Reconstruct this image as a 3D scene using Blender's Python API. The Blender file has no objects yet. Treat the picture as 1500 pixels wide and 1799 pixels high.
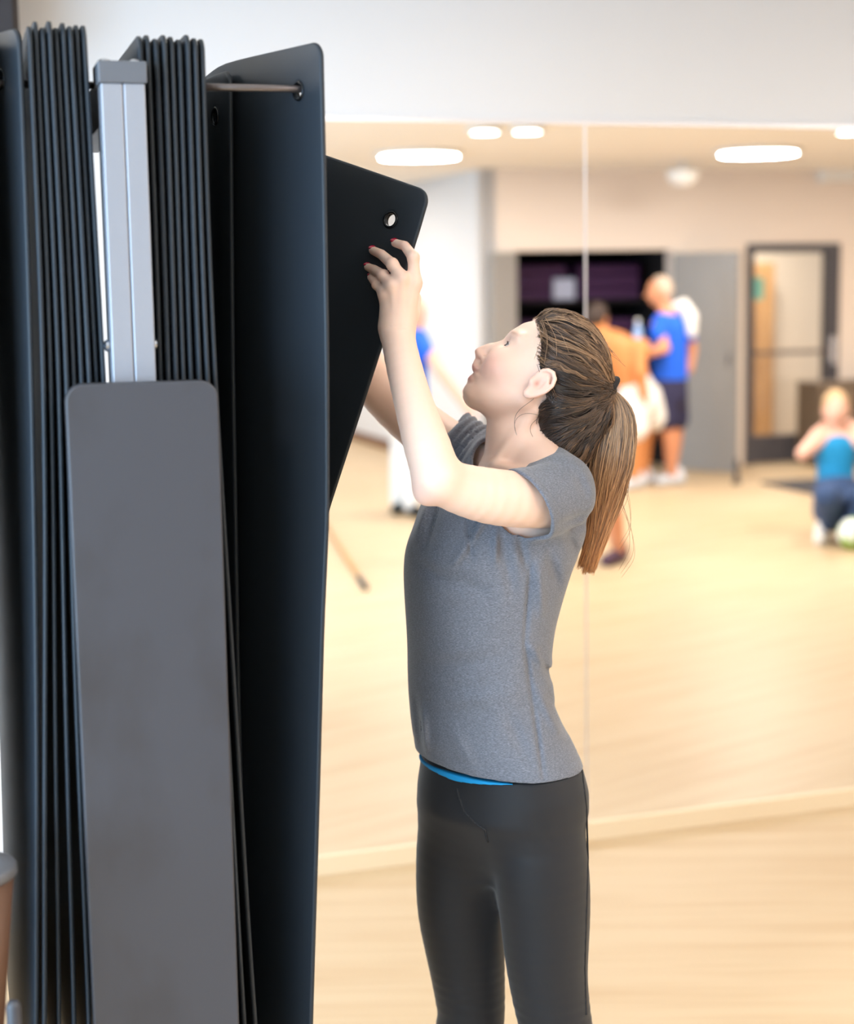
import bpy, bmesh, math, random
import numpy as np
from mathutils import Vector, Matrix
from mathutils.geometry import delaunay_2d_cdt
random.seed(7); RNG = np.random.default_rng(7)
scene = bpy.context.scene
COL = scene.collection

# ------------------------------------------------------------------ camera
FPX = 2900.0; CAMH = 1.70
PITCH = math.atan((899.5 - 497) / FPX); ROLL = 0.016
cF = np.array([0, math.cos(PITCH), -math.sin(PITCH)])
_R0 = np.array([1.0, 0, 0]); _U0 = np.array([0, math.sin(PITCH), math.cos(PITCH)])
cR = _R0 * math.cos(ROLL) - _U0 * math.sin(ROLL)
cU = _U0 * math.cos(ROLL) + _R0 * math.sin(ROLL)
cC = np.array([0, 0, CAMH])
cam_d = bpy.data.cameras.new('camera'); cam = bpy.data.objects.new('camera', cam_d); COL.objects.link(cam)
cam.matrix_world = Matrix(((cR[0], cU[0], -cF[0], 0), (cR[1], cU[1], -cF[1], 0), (cR[2], cU[2], -cF[2], CAMH), (0, 0, 0, 1)))
cam_d.sensor_fit = 'VERTICAL'; cam_d.sensor_height = 36.0; cam_d.sensor_width = 36.0
cam_d.lens = FPX / 1799.0 * 36.0
cam_d.clip_start = 0.05; cam_d.clip_end = 200
cam_d.dof.use_dof = True; cam_d.dof.focus_distance = 2.62
cam_d.dof.aperture_fstop = (cam_d.lens / 1000.0) / 0.024
scene.camera = cam
# ------------------------------------------------------------------ world, exposure
scene.view_settings.view_transform = 'Standard'; scene.view_settings.look = 'None'
scene.view_settings.gamma = 1.0; scene.view_settings.use_curve_mapping = False
scene.view_settings.exposure = -0.42
LAMP_STRENGTH = 9.0
WINDOW_POWER = 680.0
LAMP_WATT = 20.0
scene.cycles.max_bounces = 6; scene.cycles.diffuse_bounces = 3; scene.cycles.glossy_bounces = 3; scene.cycles.transparent_max_bounces = 8; scene.cycles.blur_glossy = 0.5
world = bpy.data.worlds.new('world'); scene.world = world; world.use_nodes = True
bg = world.node_tree.nodes['Background']; bg.inputs[0].default_value = (0.62, 0.78, 1.0, 1); bg.inputs[1].default_value = 1.0

def P(u, v, d): return cC + d * (cF + cR * (u - 750) / FPX - cU * (v - 899.5) / FPX)
def ray(u, v): return cF + cR * (u - 750) / FPX - cU * (v - 899.5) / FPX
def on_level(u, v, z=0.0):
    r = ray(u, v); return cC + r * (z - CAMH) / r[2]
def proj(p):
    q = np.asarray(p) - cC; d = q @ cF
    return 750 + FPX * (q @ cR) / d, 899.5 - FPX * (q @ cU) / d, d
# mirror wall frame: a along the wall (to the right), b away from the wall into the room
A0 = on_level(560, 1535); _B0 = on_level(1500, 1412)
_k = (_B0 - A0)[1] / (_B0 - A0)[0]
T = np.array([1, _k, 0]) / math.hypot(1, _k); N = np.array([_k, -1, 0]) / math.hypot(1, _k)
def AB(p): q = np.asarray(p) - A0; return float(q @ T), float(-(q @ N))      # a and depth behind the glass of a seen point
def ROOM(a, b, z=0.0): return A0 + a * T + b * N + np.array([0, 0, z])
def wall_a(u, v=800):                                                        # a on the mirror wall under a view ray
    r = ray(u, v); t = ((A0 - cC) @ N) / (r @ N); return float((cC + r * t - A0) @ T)
def seen_plane(u, v, b):                                                     # (a, z) of the point seen in the mirror on a plane b metres behind it
    r = ray(u, v); t = ((A0 - b * N - cC) @ N) / (r @ N); p = cC + r * t; return float((p - A0) @ T), float(p[2])
def unmirror(v): v = np.asarray(v, float); return v - 2 * ((v - A0) @ N)[..., None] * N

# ------------------------------------------------------------------ materials
def srgb(r, g, b):
    f = lambda c: (c / 255 / 12.92) if c / 255 <= 0.04045 else ((c / 255 + 0.055) / 1.055) ** 2.4
    return (f(r), f(g), f(b), 1)
def mat(name, col, rough=0.5, metal=0.0, spec=0.5, noise=None, bump=None, emit=None, attr=None, sss=0.0, coat=0.0, sheen=0.0):
    m = bpy.data.materials.new(name); m.use_nodes = True; nt = m.node_tree; b = nt.nodes['Principled BSDF']
    b.inputs['Base Color'].default_value = col; b.inputs['Roughness'].default_value = rough; b.inputs['Metallic'].default_value = metal
    b.inputs['Specular IOR Level'].default_value = spec
    if sss: b.inputs['Subsurface Weight'].default_value = sss; b.inputs['Subsurface Radius'].default_value = (0.012, 0.005, 0.003); b.inputs['Subsurface Scale'].default_value = 0.6
    if coat: b.inputs['Coat Weight'].default_value = coat; b.inputs['Coat Roughness'].default_value = 0.25
    if sheen: b.inputs['Sheen Weight'].default_value = sheen; b.inputs['Sheen Roughness'].default_value = 0.5
    if emit: b.inputs['Emission Color'].default_value = emit[0]; b.inputs['Emission Strength'].default_value = emit[1]
    tc = nt.nodes.new('ShaderNodeTexCoord'); src = None
    if attr:
        at = nt.nodes.new('ShaderNodeAttribute'); at.attribute_name = attr; src = at.outputs['Color']; nt.links.new(src, b.inputs['Base Color'])
    if noise:      # (scale xyz, detail, colour b, low, high)
        sc, det, c2, lo, hi = noise
        mp = nt.nodes.new('ShaderNodeMapping'); mp.inputs['Scale'].default_value = sc; nt.links.new(tc.outputs['Object'], mp.inputs[0])
        nz = nt.nodes.new('ShaderNodeTexNoise'); nz.inputs['Scale'].default_value = 1; nz.inputs['Detail'].default_value = det; nt.links.new(mp.outputs[0], nz.inputs[0])
        mr = nt.nodes.new('ShaderNodeMapRange'); mr.inputs[1].default_value = lo; mr.inputs[2].default_value = hi; nt.links.new(nz.outputs[0], mr.inputs[0])
        mx = nt.nodes.new('ShaderNodeMix'); mx.data_type = 'RGBA'; nt.links.new(mr.outputs[0], mx.inputs[0])
        if src: nt.links.new(src, mx.inputs[6])
        else: mx.inputs[6].default_value = col
        mx.inputs[7].default_value = c2
        nt.links.new(mx.outputs[2], b.inputs['Base Color'])
    if bump:       # (scale xyz, strength, distance)
        sc, st, di = bump
        mp = nt.nodes.new('ShaderNodeMapping'); mp.inputs['Scale'].default_value = sc; nt.links.new(tc.outputs['Object'], mp.inputs[0])
        nz = nt.nodes.new('ShaderNodeTexNoise'); nz.inputs['Scale'].default_value = 1; nz.inputs['Detail'].default_value = 3; nt.links.new(mp.outputs[0], nz.inputs[0])
        bp = nt.nodes.new('ShaderNodeBump'); bp.inputs['Strength'].default_value = st; bp.inputs['Distance'].default_value = di
        nt.links.new(nz.outputs[0], bp.inputs['Height']); nt.links.new(bp.outputs[0], b.inputs['Normal'])
    return m
M = {}
M['wall'] = mat('painted_wall', srgb(222, 222, 224), 0.75, bump=((60, 60, 60), 0.06, 0.002))
M['wall_cream'] = mat('cream_wall', srgb(236, 220, 206), 0.75)
M['ceiling'] = mat('ceiling_paint', srgb(244, 240, 234), 0.85)
M['floor'] = mat('beige_sport_floor', srgb(201, 176, 141), 0.40, spec=0.35, noise=((1.2, 14, 1), 4, srgb(189, 159, 121), 0.42, 0.72))
M['mirror'] = mat('mirror_silver', (0.95, 0.94, 0.92, 1), 0.0, 1.0)
M['bead'] = mat('seam_bead', srgb(215, 215, 220), 0.35, 0.9)
M['trim'] = mat('trim_channel', srgb(226, 204, 170), 0.4)
M['baseboard'] = mat('brown_baseboard', srgb(120, 84, 60), 0.6)
M['mat_black'] = mat('black_foam', srgb(38, 43, 49), 0.48, spec=0.30, bump=((900, 900, 900), 0.22, 0.0006))
M['eyelet'] = mat('eyelet_metal', srgb(28, 30, 34), 0.25, 0.6)
M['alu'] = mat('silver_post', srgb(150, 152, 160), 0.38, 0.35)
M['alu_dark'] = mat('post_cap_grey', srgb(96, 98, 104), 0.45, 0.2)
M['groove'] = mat('groove_dark', srgb(84, 86, 98), 0.6)
M['plate'] = mat('charcoal_plate', srgb(62, 62, 67), 0.42, spec=0.4, noise=((9, 9, 5), 5, srgb(54, 52, 54), 0.5, 0.75), bump=((700, 700, 700), 0.12, 0.0006))
M['steel'] = mat('steel_rod', srgb(120, 112, 112), 0.3, 0.85)
M['chrome'] = mat('bolt_steel', srgb(190, 195, 205), 0.2, 1.0)
M['dark'] = mat('dark_speaker', srgb(38, 28, 25), 0.6)
M['wood'] = mat('brown_wood', srgb(92, 62, 44), 0.5, noise=((30, 30, 3), 4, srgb(84, 56, 38), 0.4, 0.7))
M['skin'] = mat('skin', srgb(233, 194, 172), 0.48, spec=0.35, attr='Col', sss=0.12, bump=((350, 350, 350), 0.05, 0.0006))
M['shirt'] = mat('heather_grey_jersey', srgb(96, 98, 105), 0.9, spec=0.15, sheen=0.25, noise=((260, 260, 1400), 3, srgb(126, 128, 138), 0.42, 0.66), bump=((700, 700, 1100), 0.25, 0.0008))
M['leggings'] = mat('black_leggings', srgb(27, 27, 30), 0.62, spec=0.3, sheen=0.15, bump=((1500, 1500, 1500), 0.12, 0.0004))
M['legging_seam'] = mat('legging_seam', srgb(24, 24, 27), 0.8)
M['blue'] = mat('blue_undershirt', srgb(12, 140, 196), 0.8)
M['hair'] = mat('brown_hair', srgb(90, 66, 46), 0.42, spec=0.5, attr='Col')
M['tie'] = mat('black_hair_tie', srgb(22, 18, 20), 0.8)
M['nail'] = mat('red_nail', srgb(178, 10, 52), 0.15, coat=0.6)
M['eye'] = mat('eye_white', srgb(235, 228, 222), 0.15)
M['iris'] = mat('iris', srgb(88, 96, 98), 0.15)
M['lash'] = mat('lash', srgb(74, 48, 40), 0.7)
M['shoe'] = mat('grey_shoe', srgb(70, 72, 78), 0.7)
M['sole'] = mat('white_sole', srgb(225, 225, 225), 0.6)

# ------------------------------------------------------------------ mesh helpers
def mesh_obj(name, verts, faces, m, parent=None, smooth=False, real=True, col=None):
    verts = np.asarray(verts, float)
    if not real:
        verts = unmirror(verts)
        faces = faces[:, ::-1] if isinstance(faces, np.ndarray) else [tuple(f)[::-1] for f in faces]
    off = np.array(parent['_loc']) if parent is not None else np.zeros(3)
    me = bpy.data.meshes.new(name)
    if isinstance(faces, np.ndarray):
        k = faces.shape[1]; nv = len(verts); nf = len(faces)
        me.vertices.add(nv); me.vertices.foreach_set('co', (verts - off).astype(np.float32).ravel())
        me.loops.add(nf * k); me.loops.foreach_set('vertex_index', faces.astype(np.int32).ravel())
        me.polygons.add(nf); me.polygons.foreach_set('loop_start', np.arange(0, nf * k, k, dtype=np.int32))
        me.update(calc_edges=True); me.validate()
    else:
        me.from_pydata([tuple(p) for p in (verts - off)], [], [tuple(f) for f in faces]); me.update()
    if smooth: me.polygons.foreach_set('use_smooth', np.ones(len(me.polygons), bool))
    if col is not None:
        at = me.color_attributes.new('Col', 'FLOAT_COLOR', 'POINT'); c = np.ones((len(verts), 4), np.float32); c[:, :3] = col; at.data.foreach_set('color', c.ravel())
    if m is not None: me.materials.append(m)
    o = bpy.data.objects.new(name, me); COL.objects.link(o)
    if parent is not None:
        o.parent = parent if '_fake' not in parent else None
        # a part of a part keeps the same world offset
        o['_loc'] = parent['_loc']
        if parent.type == 'MESH': o.matrix_parent_inverse = Matrix.Identity(4)
    else: o['_loc'] = (0.0, 0.0, 0.0)
    return o
def thing(name, label, cat, loc, group=None, kind=None):
    o = bpy.data.objects.new(name, None); COL.objects.link(o); o.location = tuple(loc); o.empty_display_size = 0.1
    o['label'] = label; o['category'] = cat; o['_loc'] = tuple(float(x) for x in loc)
    if group: o['group'] = group
    if kind: o['kind'] = kind
    return o
def tag(o, label, cat=None, group=None, kind=None):
    if label: o['label'] = label
    if cat: o['category'] = cat
    if group: o['group'] = group
    if kind: o['kind'] = kind
    return o
def box_vf(x0, x1, y0, y1, z0, z1, bev=0.0, mp=None, seg=2):
    bm = bmesh.new(); bmesh.ops.create_cube(bm, size=1)
    for v in bm.verts: v.co = Vector(((x0 + x1) / 2 + v.co.x * (x1 - x0), (y0 + y1) / 2 + v.co.y * (y1 - y0), (z0 + z1) / 2 + v.co.z * (z1 - z0)))
    if bev: bmesh.ops.bevel(bm, geom=bm.edges[:], offset=bev, segments=seg, affect='EDGES', profile=0.5)
    bm.verts.ensure_lookup_table(); bm.verts.index_update()
    vs = np.array([v.co[:] for v in bm.verts]); fs = [[v.index for v in f.verts] for f in bm.faces]; bm.free()
    if mp: vs = np.array([mp(*p) for p in vs])
    return vs, fs
def flipif(vs, fs, flip): return vs, ([f[::-1] for f in fs] if flip else fs)
def room_box(name, a0, a1, b0, b1, z0, z1, m, parent=None, bev=0.0, kind=None):
    vs, fs = box_vf(a0, a1, b0, b1, z0, z1, bev, ROOM); o = mesh_obj(name, vs, [f[::-1] for f in fs], m, parent)
    if kind: o['kind'] = kind
    return o
def tube_vf(pts, rad, n=8, cap=True):
    pts = np.asarray(pts, float); k = len(pts); rad = np.broadcast_to(np.asarray(rad, float), (k,))
    tan = np.gradient(pts, axis=0); tan /= np.linalg.norm(tan, axis=1)[:, None] + 1e-12
    ref = np.array([0.31, 0.17, 0.93]); 
    if abs(tan[0] @ ref) > 0.9: ref = np.array([1.0, 0.1, 0])
    vs = []
    for i in range(k):
        x = np.cross(tan[i], ref); x /= np.linalg.norm(x); y = np.cross(tan[i], x)
        for j in range(n):
            a = 2 * math.pi * j / n; vs.append(pts[i] + rad[i] * (math.cos(a) * x + math.sin(a) * y))
    fs = []
    for i in range(k - 1):
        for j in range(n): fs.append([i * n + j, i * n + (j + 1) % n, (i + 1) * n + (j + 1) % n, (i + 1) * n + j])
    if cap: fs.append(list(range(n))[::-1]); fs.append([(k - 1) * n + j for j in range(n)])
    return np.array(vs), fs
def torus_vf(c, ax, R_, r_, n=24, m_=8):
    ax = np.asarray(ax, float); ax /= np.linalg.norm(ax); ref = np.array([0, 0, 1.0]) if abs(ax[2]) < 0.9 else np.array([1.0, 0, 0])
    x = np.cross(ax, ref); x /= np.linalg.norm(x); y = np.cross(ax, x); vs = []; fs = []
    for i in range(n):
        a = 2 * math.pi * i / n; dr = math.cos(a) * x + math.sin(a) * y
        for j in range(m_):
            b = 2 * math.pi * j / m_; vs.append(np.asarray(c) + dr * (R_ + r_ * math.cos(b)) + ax * r_ * math.sin(b))
    for i in range(n):
        for j in range(m_): fs.append([i * m_ + j, ((i + 1) % n) * m_ + j, ((i + 1) % n) * m_ + (j + 1) % m_, i * m_ + (j + 1) % m_])
    return np.array(vs), fs
def lathe_vf(c, prof, n=24):
    vs = []; fs = []; c = np.asarray(c)
    for r, z in prof:
        for j in range(n): a = 2 * math.pi * j / n; vs.append(c + np.array([r * math.cos(a), r * math.sin(a), z]))
    for i in range(len(prof) - 1):
        for j in range(n): fs.append([i * n + j, i * n + (j + 1) % n, (i + 1) * n + (j + 1) % n, (i + 1) * n + j])
    fs.append(list(range(n))[::-1]); fs.append([(len(prof) - 1) * n + j for j in range(n)])
    return np.array(vs), fs
def ball_vf(c, r, n=16, ax=None):
    bm = bmesh.new(); bmesh.ops.create_uvsphere(bm, u_segments=n, v_segments=max(6, n // 2), radius=1)
    bm.verts.index_update(); vs = np.array([v.co[:] for v in bm.verts]) * np.asarray(r); fs = [[v.index for v in f.verts] for f in bm.faces]; bm.free()
    if ax is not None: vs = vs @ np.asarray(ax)
    return vs + np.asarray(c), fs

# ------------------------------------------------------------------ implicit surfaces for bodies and cloth
def nrm(v): v = np.asarray(v, float); return v / np.linalg.norm(v)
def dense(pts, rad, m=3):
    A = np.asarray(pts, float); r = np.asarray(rad, float); t = np.arange(len(A)); tf = np.linspace(0, len(A) - 1, (len(A) - 1) * m + 1)
    B = np.stack([np.interp(tf, t, A[:, i]) for i in range(3)], 1); R_ = np.interp(tf, t, r)
    for _ in range(2): B[1:-1] = .25 * B[:-2] + .5 * B[1:-1] + .25 * B[2:]; R_[1:-1] = .25 * R_[:-2] + .5 * R_[1:-1] + .25 * R_[2:]
    return B, R_
class Field:
    def __init__(self): self.pr = []; self.post = None
    def add(self, fn, c, R, k=0.01, op='u'): self.pr.append((fn, np.asarray(c, float), float(R), k, op)); return self
    def cone(self, a, b, ra, rb, k=0.01, op='u'):
        a = np.asarray(a, float); b = np.asarray(b, float); ba = b - a; L2 = max(ba @ ba, 1e-12)
        def fn(p):
            q = p - a; t = np.clip(q @ ba / L2, 0, 1); return np.sqrt(((q - t[:, None] * ba) ** 2).sum(1)) - (ra + (rb - ra) * t)
        return self.add(fn, (a + b) / 2, math.sqrt(L2) / 2 + max(ra, rb), k, op)
    def chain(self, pts, rad, k=0.01, op='u'):
        # one limb: consecutive tapered segments joined almost without swelling
        A = np.asarray(pts, float); r = np.asarray(rad, float); ki = min(.25 * k, .0012)
        def fn(p):
            d = None
            for i in range(len(A) - 1):
                ba = A[i + 1] - A[i]; L2 = max(ba @ ba, 1e-12); q = p - A[i]; t = np.clip(q @ ba / L2, 0, 1); e = np.sqrt(((q - t[:, None] * ba) ** 2).sum(1)) - (r[i] + (r[i + 1] - r[i]) * t)
                if d is None: d = e
                else: h = np.maximum(ki - np.abs(d - e), 0) / ki; d = np.minimum(d, e) - h * h * ki * .25
            return d
        lo, hi = (A - r[:, None]).min(0), (A + r[:, None]).max(0); c = (lo + hi) / 2
        return self.add(fn, c, (np.linalg.norm(A - c, axis=1) + r).max(), k, op)
    def ell(self, c, r, ax=None, k=0.01, op='u'):
        c = np.asarray(c, float); r = np.asarray(r, float); ax = np.eye(3) if ax is None else np.asarray(ax, float)
        def fn(p):
            q = (p - c) @ ax.T; k0 = np.sqrt(((q / r) ** 2).sum(1)); k1 = np.sqrt(((q / r ** 2) ** 2).sum(1)) + 1e-9
            return k0 * (k0 - 1) / k1
        return self.add(fn, c, r.max(), k, op)
    def stack(self, rows, k=0.01, op='u', n=2.2):
        # rows: (centre xyz, lateral half, fore-aft half, yaw)
        rows = sorted(rows, key=lambda r: r[0][2]); zs = np.array([r[0][2] for r in rows]); cx = np.array([r[0][0] for r in rows]); cy = np.array([r[0][1] for r in rows])
        W = np.array([r[1] for r in rows]); D = np.array([r[2] for r in rows]); Y = np.array([r[3] for r in rows])
        zf = np.linspace(zs[0], zs[-1], 200)
        def sm(v):
            y = np.interp(zf, zs, v); ker = np.ones(15) / 15; return np.convolve(np.pad(y, 7, mode='edge'), ker, 'valid')
        cx, cy, W, D, Y = map(sm, (cx, cy, W, D, Y))
        def fn(p):
            z = np.clip(p[:, 2], zs[0], zs[-1]); g = lambda v: np.interp(z, zf, v)
            dx = p[:, 0] - g(cx); dy = p[:, 1] - g(cy); yw = g(Y); w = g(W); d = g(D)
            fwd = -dx * np.cos(yw) - dy * np.sin(yw); lat = dx * np.sin(yw) - dy * np.cos(yw)
            q0 = (np.abs(lat / w) ** n + np.abs(fwd / d) ** n) ** (1 / n) + 1e-9
            gr = np.sqrt((lat / w ** 2) ** 2 + (fwd / d ** 2) ** 2) / np.maximum(np.sqrt((lat / w) ** 2 + (fwd / d) ** 2), 1e-6)
            d2 = (q0 - 1) / np.maximum(gr, 1e-6)
            dz = np.abs(p[:, 2] - (zs[0] + zs[-1]) / 2) - (zs[-1] - zs[0]) / 2
            return np.where(dz > 0, np.sqrt(np.maximum(d2, 0) ** 2 + dz ** 2), np.maximum(d2, dz))
        c = np.array([cx.mean(), cy.mean(), (zs[0] + zs[-1]) / 2])
        return self.add(fn, c, math.hypot((zs[-1] - zs[0]) / 2, max(W.max(), D.max()) + np.ptp(cx) + np.ptp(cy)), k, op)
    def ev(self, p, act=None):
        d = np.full(len(p), 10.0)
        for i, (fn, c, R, k, op) in enumerate(self.pr):
            if act is not None and not act[i]: continue
            e = fn(p)
            if op == 'u':
                h = np.maximum(k - np.abs(d - e), 0) / k; d = np.minimum(d, e) - h * h * k * 0.25
            elif op == 's':
                e = -e; h = np.maximum(k - np.abs(d - e), 0) / k; d = np.maximum(d, e) + h * h * k * 0.25
        if self.post is not None: d = self.post(d, p)
        return d
def mesh_field(F, h, pad=0.02, slack=1.6, B=16, bounds=None, smooth_it=1):
    un = [x for x in F.pr if x[4] == 'u']
    if bounds is None:
        lo = np.min([c - R for _, c, R, _, _ in un], axis=0) - pad; hi = np.max([c + R for _, c, R, _, _ in un], axis=0) + pad
    else: lo, hi = np.asarray(bounds[0], float), np.asarray(bounds[1], float)
    nb = np.maximum(np.ceil((hi - lo) / (h * B)).astype(int), 1)
    g = np.stack(np.meshgrid(*[np.arange(n) for n in nb], indexing='ij'), -1).reshape(-1, 3)
    cen = lo + (g + 0.5) * h * B; rad = h * B * math.sqrt(3) / 2
    keep = np.abs(F.ev(cen)) < rad * slack + 0.004
    g = g[keep]; cen = cen[keep]
    PC = np.array([c for _, c, R, _, _ in F.pr]); PR = np.array([R for _, c, R, _, _ in F.pr]); PK = np.array([k for *_, k, _ in F.pr])
    n1 = B + 1; loc = np.stack(np.meshgrid(np.arange(n1), np.arange(n1), np.arange(n1), indexing='ij'), -1).reshape(-1, 3)
    dims = nb * B + 2; key = lambda ijk: (ijk[..., 0].astype(np.int64) * dims[1] + ijk[..., 1]) * dims[2] + ijk[..., 2]
    VK = []; VP = []; EQ = []
    co = np.array([[i, j, k] for i in (0, 1) for j in (0, 1) for k in (0, 1)])
    eds = [(a, b) for a in range(8) for b in range(a + 1, 8) if np.abs(co[a] - co[b]).sum() == 1]
    for gi, ce in zip(g, cen):
        act = np.linalg.norm(PC - ce, axis=1) - PR < rad + PK * 1.2 + 0.01
        if not act.any(): continue
        base = gi * B; pts = lo + (base + loc) * h
        d = F.ev(pts, act).reshape(n1, n1, n1)
        s = d < 0
        if s.all() or not s.any(): continue
        cs = np.stack([s[c[0]:c[0] + B, c[1]:c[1] + B, c[2]:c[2] + B] for c in co], -1)
        cnt = cs.sum(-1); ci = np.argwhere((cnt > 0) & (cnt < 8))
        if not len(ci): continue
        dv = np.stack([d[ci[:, 0] + c[0], ci[:, 1] + c[1], ci[:, 2] + c[2]] for c in co], -1)
        acc = np.zeros((len(ci), 3)); w = np.zeros(len(ci))
        for a, b in eds:
            da, db = dv[:, a], dv[:, b]; x = (da < 0) != (db < 0); t = np.where(x, da / np.where(x, da - db, 1), 0)
            acc += np.where(x[:, None], co[a] + t[:, None] * (co[b] - co[a]), 0); w += x
        VK.append(key(base + ci)); VP.append(lo + (base + ci + acc / w[:, None]) * h)
        for axis in range(3):
            sl0 = [slice(0, B)] * 3; sl1 = [slice(0, B)] * 3; sl1[axis] = slice(1, B + 1)
            e = np.argwhere(s[tuple(sl0)] != s[tuple(sl1)])
            if len(e):
                fl = s[e[:, 0], e[:, 1], e[:, 2]]; EQ.append((axis, base + e, fl))
    VK = np.concatenate(VK); VP = np.concatenate(VP); o = np.argsort(VK); VK = VK[o]; VP = VP[o]
    Q = []
    for axis in range(3):
        es = [x for x in EQ if x[0] == axis]
        if not es: continue
        e = np.concatenate([x[1] for x in es]); fl = np.concatenate([x[2] for x in es])
        u_, v_ = (axis + 1) % 3, (axis + 2) % 3; U = np.zeros(3, int); U[u_] = 1; V = np.zeros(3, int); V[v_] = 1
        cells = [e - U - V, e - V, e, e - U]
        ok = np.all(np.stack([(c >= 0).all(1) for c in cells]), 0); idx = []
        for c in cells:
            kk = key(np.maximum(c, 0)); i = np.minimum(np.searchsorted(VK, kk), len(VK) - 1); ok &= VK[i] == kk; idx.append(i)
        q = np.stack(idx, 1); q = np.where(fl[:, None], q, q[:, ::-1]); Q.append(q[ok])
    Q = np.concatenate(Q)
    for _ in range(smooth_it):
        acc = np.zeros_like(VP); n = np.zeros(len(VP))
        for a, b in ((0, 1), (1, 2), (2, 3), (3, 0)):
            np.add.at(acc, Q[:, a], VP[Q[:, b]]); np.add.at(acc, Q[:, b], VP[Q[:, a]]); np.add.at(n, Q[:, a], 1); np.add.at(n, Q[:, b], 1)
        VP = VP * 0.5 + 0.5 * acc / np.maximum(n, 1)[:, None]
    return VP, Q
def field_obj(name, F, h, m, parent, real=True, colfn=None, **kw):
    v, q = mesh_field(F, h, **kw)
    return mesh_obj(name, v, q, m, parent, smooth=True, real=real, col=None if colfn is None else colfn(v))

#%%STRUCTURE
CEIL = 2.65
door_a, door_b = AB(on_level(1385, 812))
BACK = door_b                                     # distance of the back wall from the mirror
corner_a = seen_plane(850, 700, BACK)[0]
RECESS = 6.0
LEFT, RIGHT = -3.6, 9.5
MTOP = 2.145
seam_a = wall_a(1027, 640); PW = 1.22
room_box('floor', LEFT, RIGHT, 0, BACK + RECESS, -0.1, 0.0, M['floor'], kind='structure')
room_box('ceiling', LEFT, RIGHT, 0, BACK + RECESS, CEIL, CEIL + 0.1, M['ceiling'], kind='structure')
room_box('wall_mirror_side', LEFT, RIGHT, -0.12, 0.0, 0, CEIL, M['wall'], kind='structure')
room_box('wall_right', RIGHT, RIGHT + 0.12, 0, BACK, 0, CEIL, M['wall_cream'], kind='structure')
room_box('wall_recess_end', LEFT, corner_a, BACK + RECESS, BACK + RECESS + 0.12, 0, CEIL, M['wall'], kind='structure')
room_box('wall_recess_side', corner_a, corner_a + 0.12, BACK, BACK + RECESS, 0, CEIL, M['wall'], kind='structure')
room_box('baseboard_recess_side', corner_a - 0.015, corner_a, BACK, BACK + RECESS, 0, 0.1, M['baseboard'], kind='structure')
room_box('baseboard_recess_end', LEFT, corner_a - 0.02, BACK + RECESS - 0.015, BACK + RECESS, 0, 0.1, M['baseboard'], kind='structure')
# left wall with a long window
WB0, WB1, WZ0, WZ1 = 2.2, 7.4, 0.45, 2.35
for nm, b0, b1, z0, z1 in (('wall_left', 0, WB0, 0, CEIL), ('wall_left_far', WB1, BACK + RECESS, 0, CEIL), ('wall_left_below', WB0, WB1, 0, WZ0), ('wall_left_above', WB0, WB1, WZ1, CEIL)):
    room_box(nm, LEFT - 0.12, LEFT, b0, b1, z0, z1, M['wall'], kind='structure')
M['frame_white'] = mat('window_frame_paint', srgb(228, 230, 232), 0.5)
win = thing('window_1', 'long white framed window in the side wall beside the mat rack', 'window', ROOM(LEFT, (WB0 + WB1) / 2, WZ0), kind='structure')
for b0, b1, z0, z1 in ((WB0, WB1, WZ0, WZ0 + 0.06), (WB0, WB1, WZ1 - 0.06, WZ1)): room_box('frame_rail', LEFT - 0.09, LEFT - 0.02, b0, b1, z0, z1, M['frame_white'], win)
for i in range(5):
    b = WB0 + 0.03 + i * (WB1 - WB0 - 0.06) / 4; room_box('frame_post', LEFT - 0.09, LEFT - 0.02, b - 0.03, b + 0.03, WZ0 + 0.06, WZ1 - 0.06, M['frame_white'], win)
mg = bpy.data.materials.new('window_glass'); mg.use_nodes = True; nt = mg.node_tree; nt.nodes.clear()
out = nt.nodes.new('ShaderNodeOutputMaterial'); tr = nt.nodes.new('ShaderNodeBsdfTransparent'); gl = nt.nodes.new('ShaderNodeBsdfGlossy'); gl.inputs['Roughness'].default_value = 0.02
mx = nt.nodes.new('ShaderNodeMixShader'); mx.inputs[0].default_value = 0.06; nt.links.new(tr.outputs[0], mx.inputs[1]); nt.links.new(gl.outputs[0], mx.inputs[2]); nt.links.new(mx.outputs[0], out.inputs[0])
M['glass'] = mg
for i in range(4):
    b0 = WB0 + 0.06 + i * (WB1 - WB0 - 0.06) / 4; room_box('pane', LEFT - 0.06, LEFT - 0.052, b0, b0 + (WB1 - WB0 - 0.06) / 4 - 0.06, WZ0 + 0.06, WZ1 - 0.06, M['glass'], win)
# daylight through that window
ld = bpy.data.lights.new('window_daylight', 'AREA'); ld.shape = 'RECTANGLE'; ld.size = WB1 - WB0; ld.size_y = WZ1 - WZ0; ld.energy = WINDOW_POWER; ld.color = (0.46, 0.72, 1.0)
lo_ = bpy.data.objects.new('window_daylight', ld); COL.objects.link(lo_)
lx = N; lz = -T; ly = np.cross(lz, lx)
lp = ROOM(LEFT - 0.2, (WB0 + WB1) / 2, (WZ0 + WZ1) / 2)
lo_.matrix_world = Matrix(((lx[0], ly[0], lz[0], lp[0]), (lx[1], ly[1], lz[1], lp[1]), (lx[2], ly[2], lz[2], lp[2]), (0, 0, 0, 1)))

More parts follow.
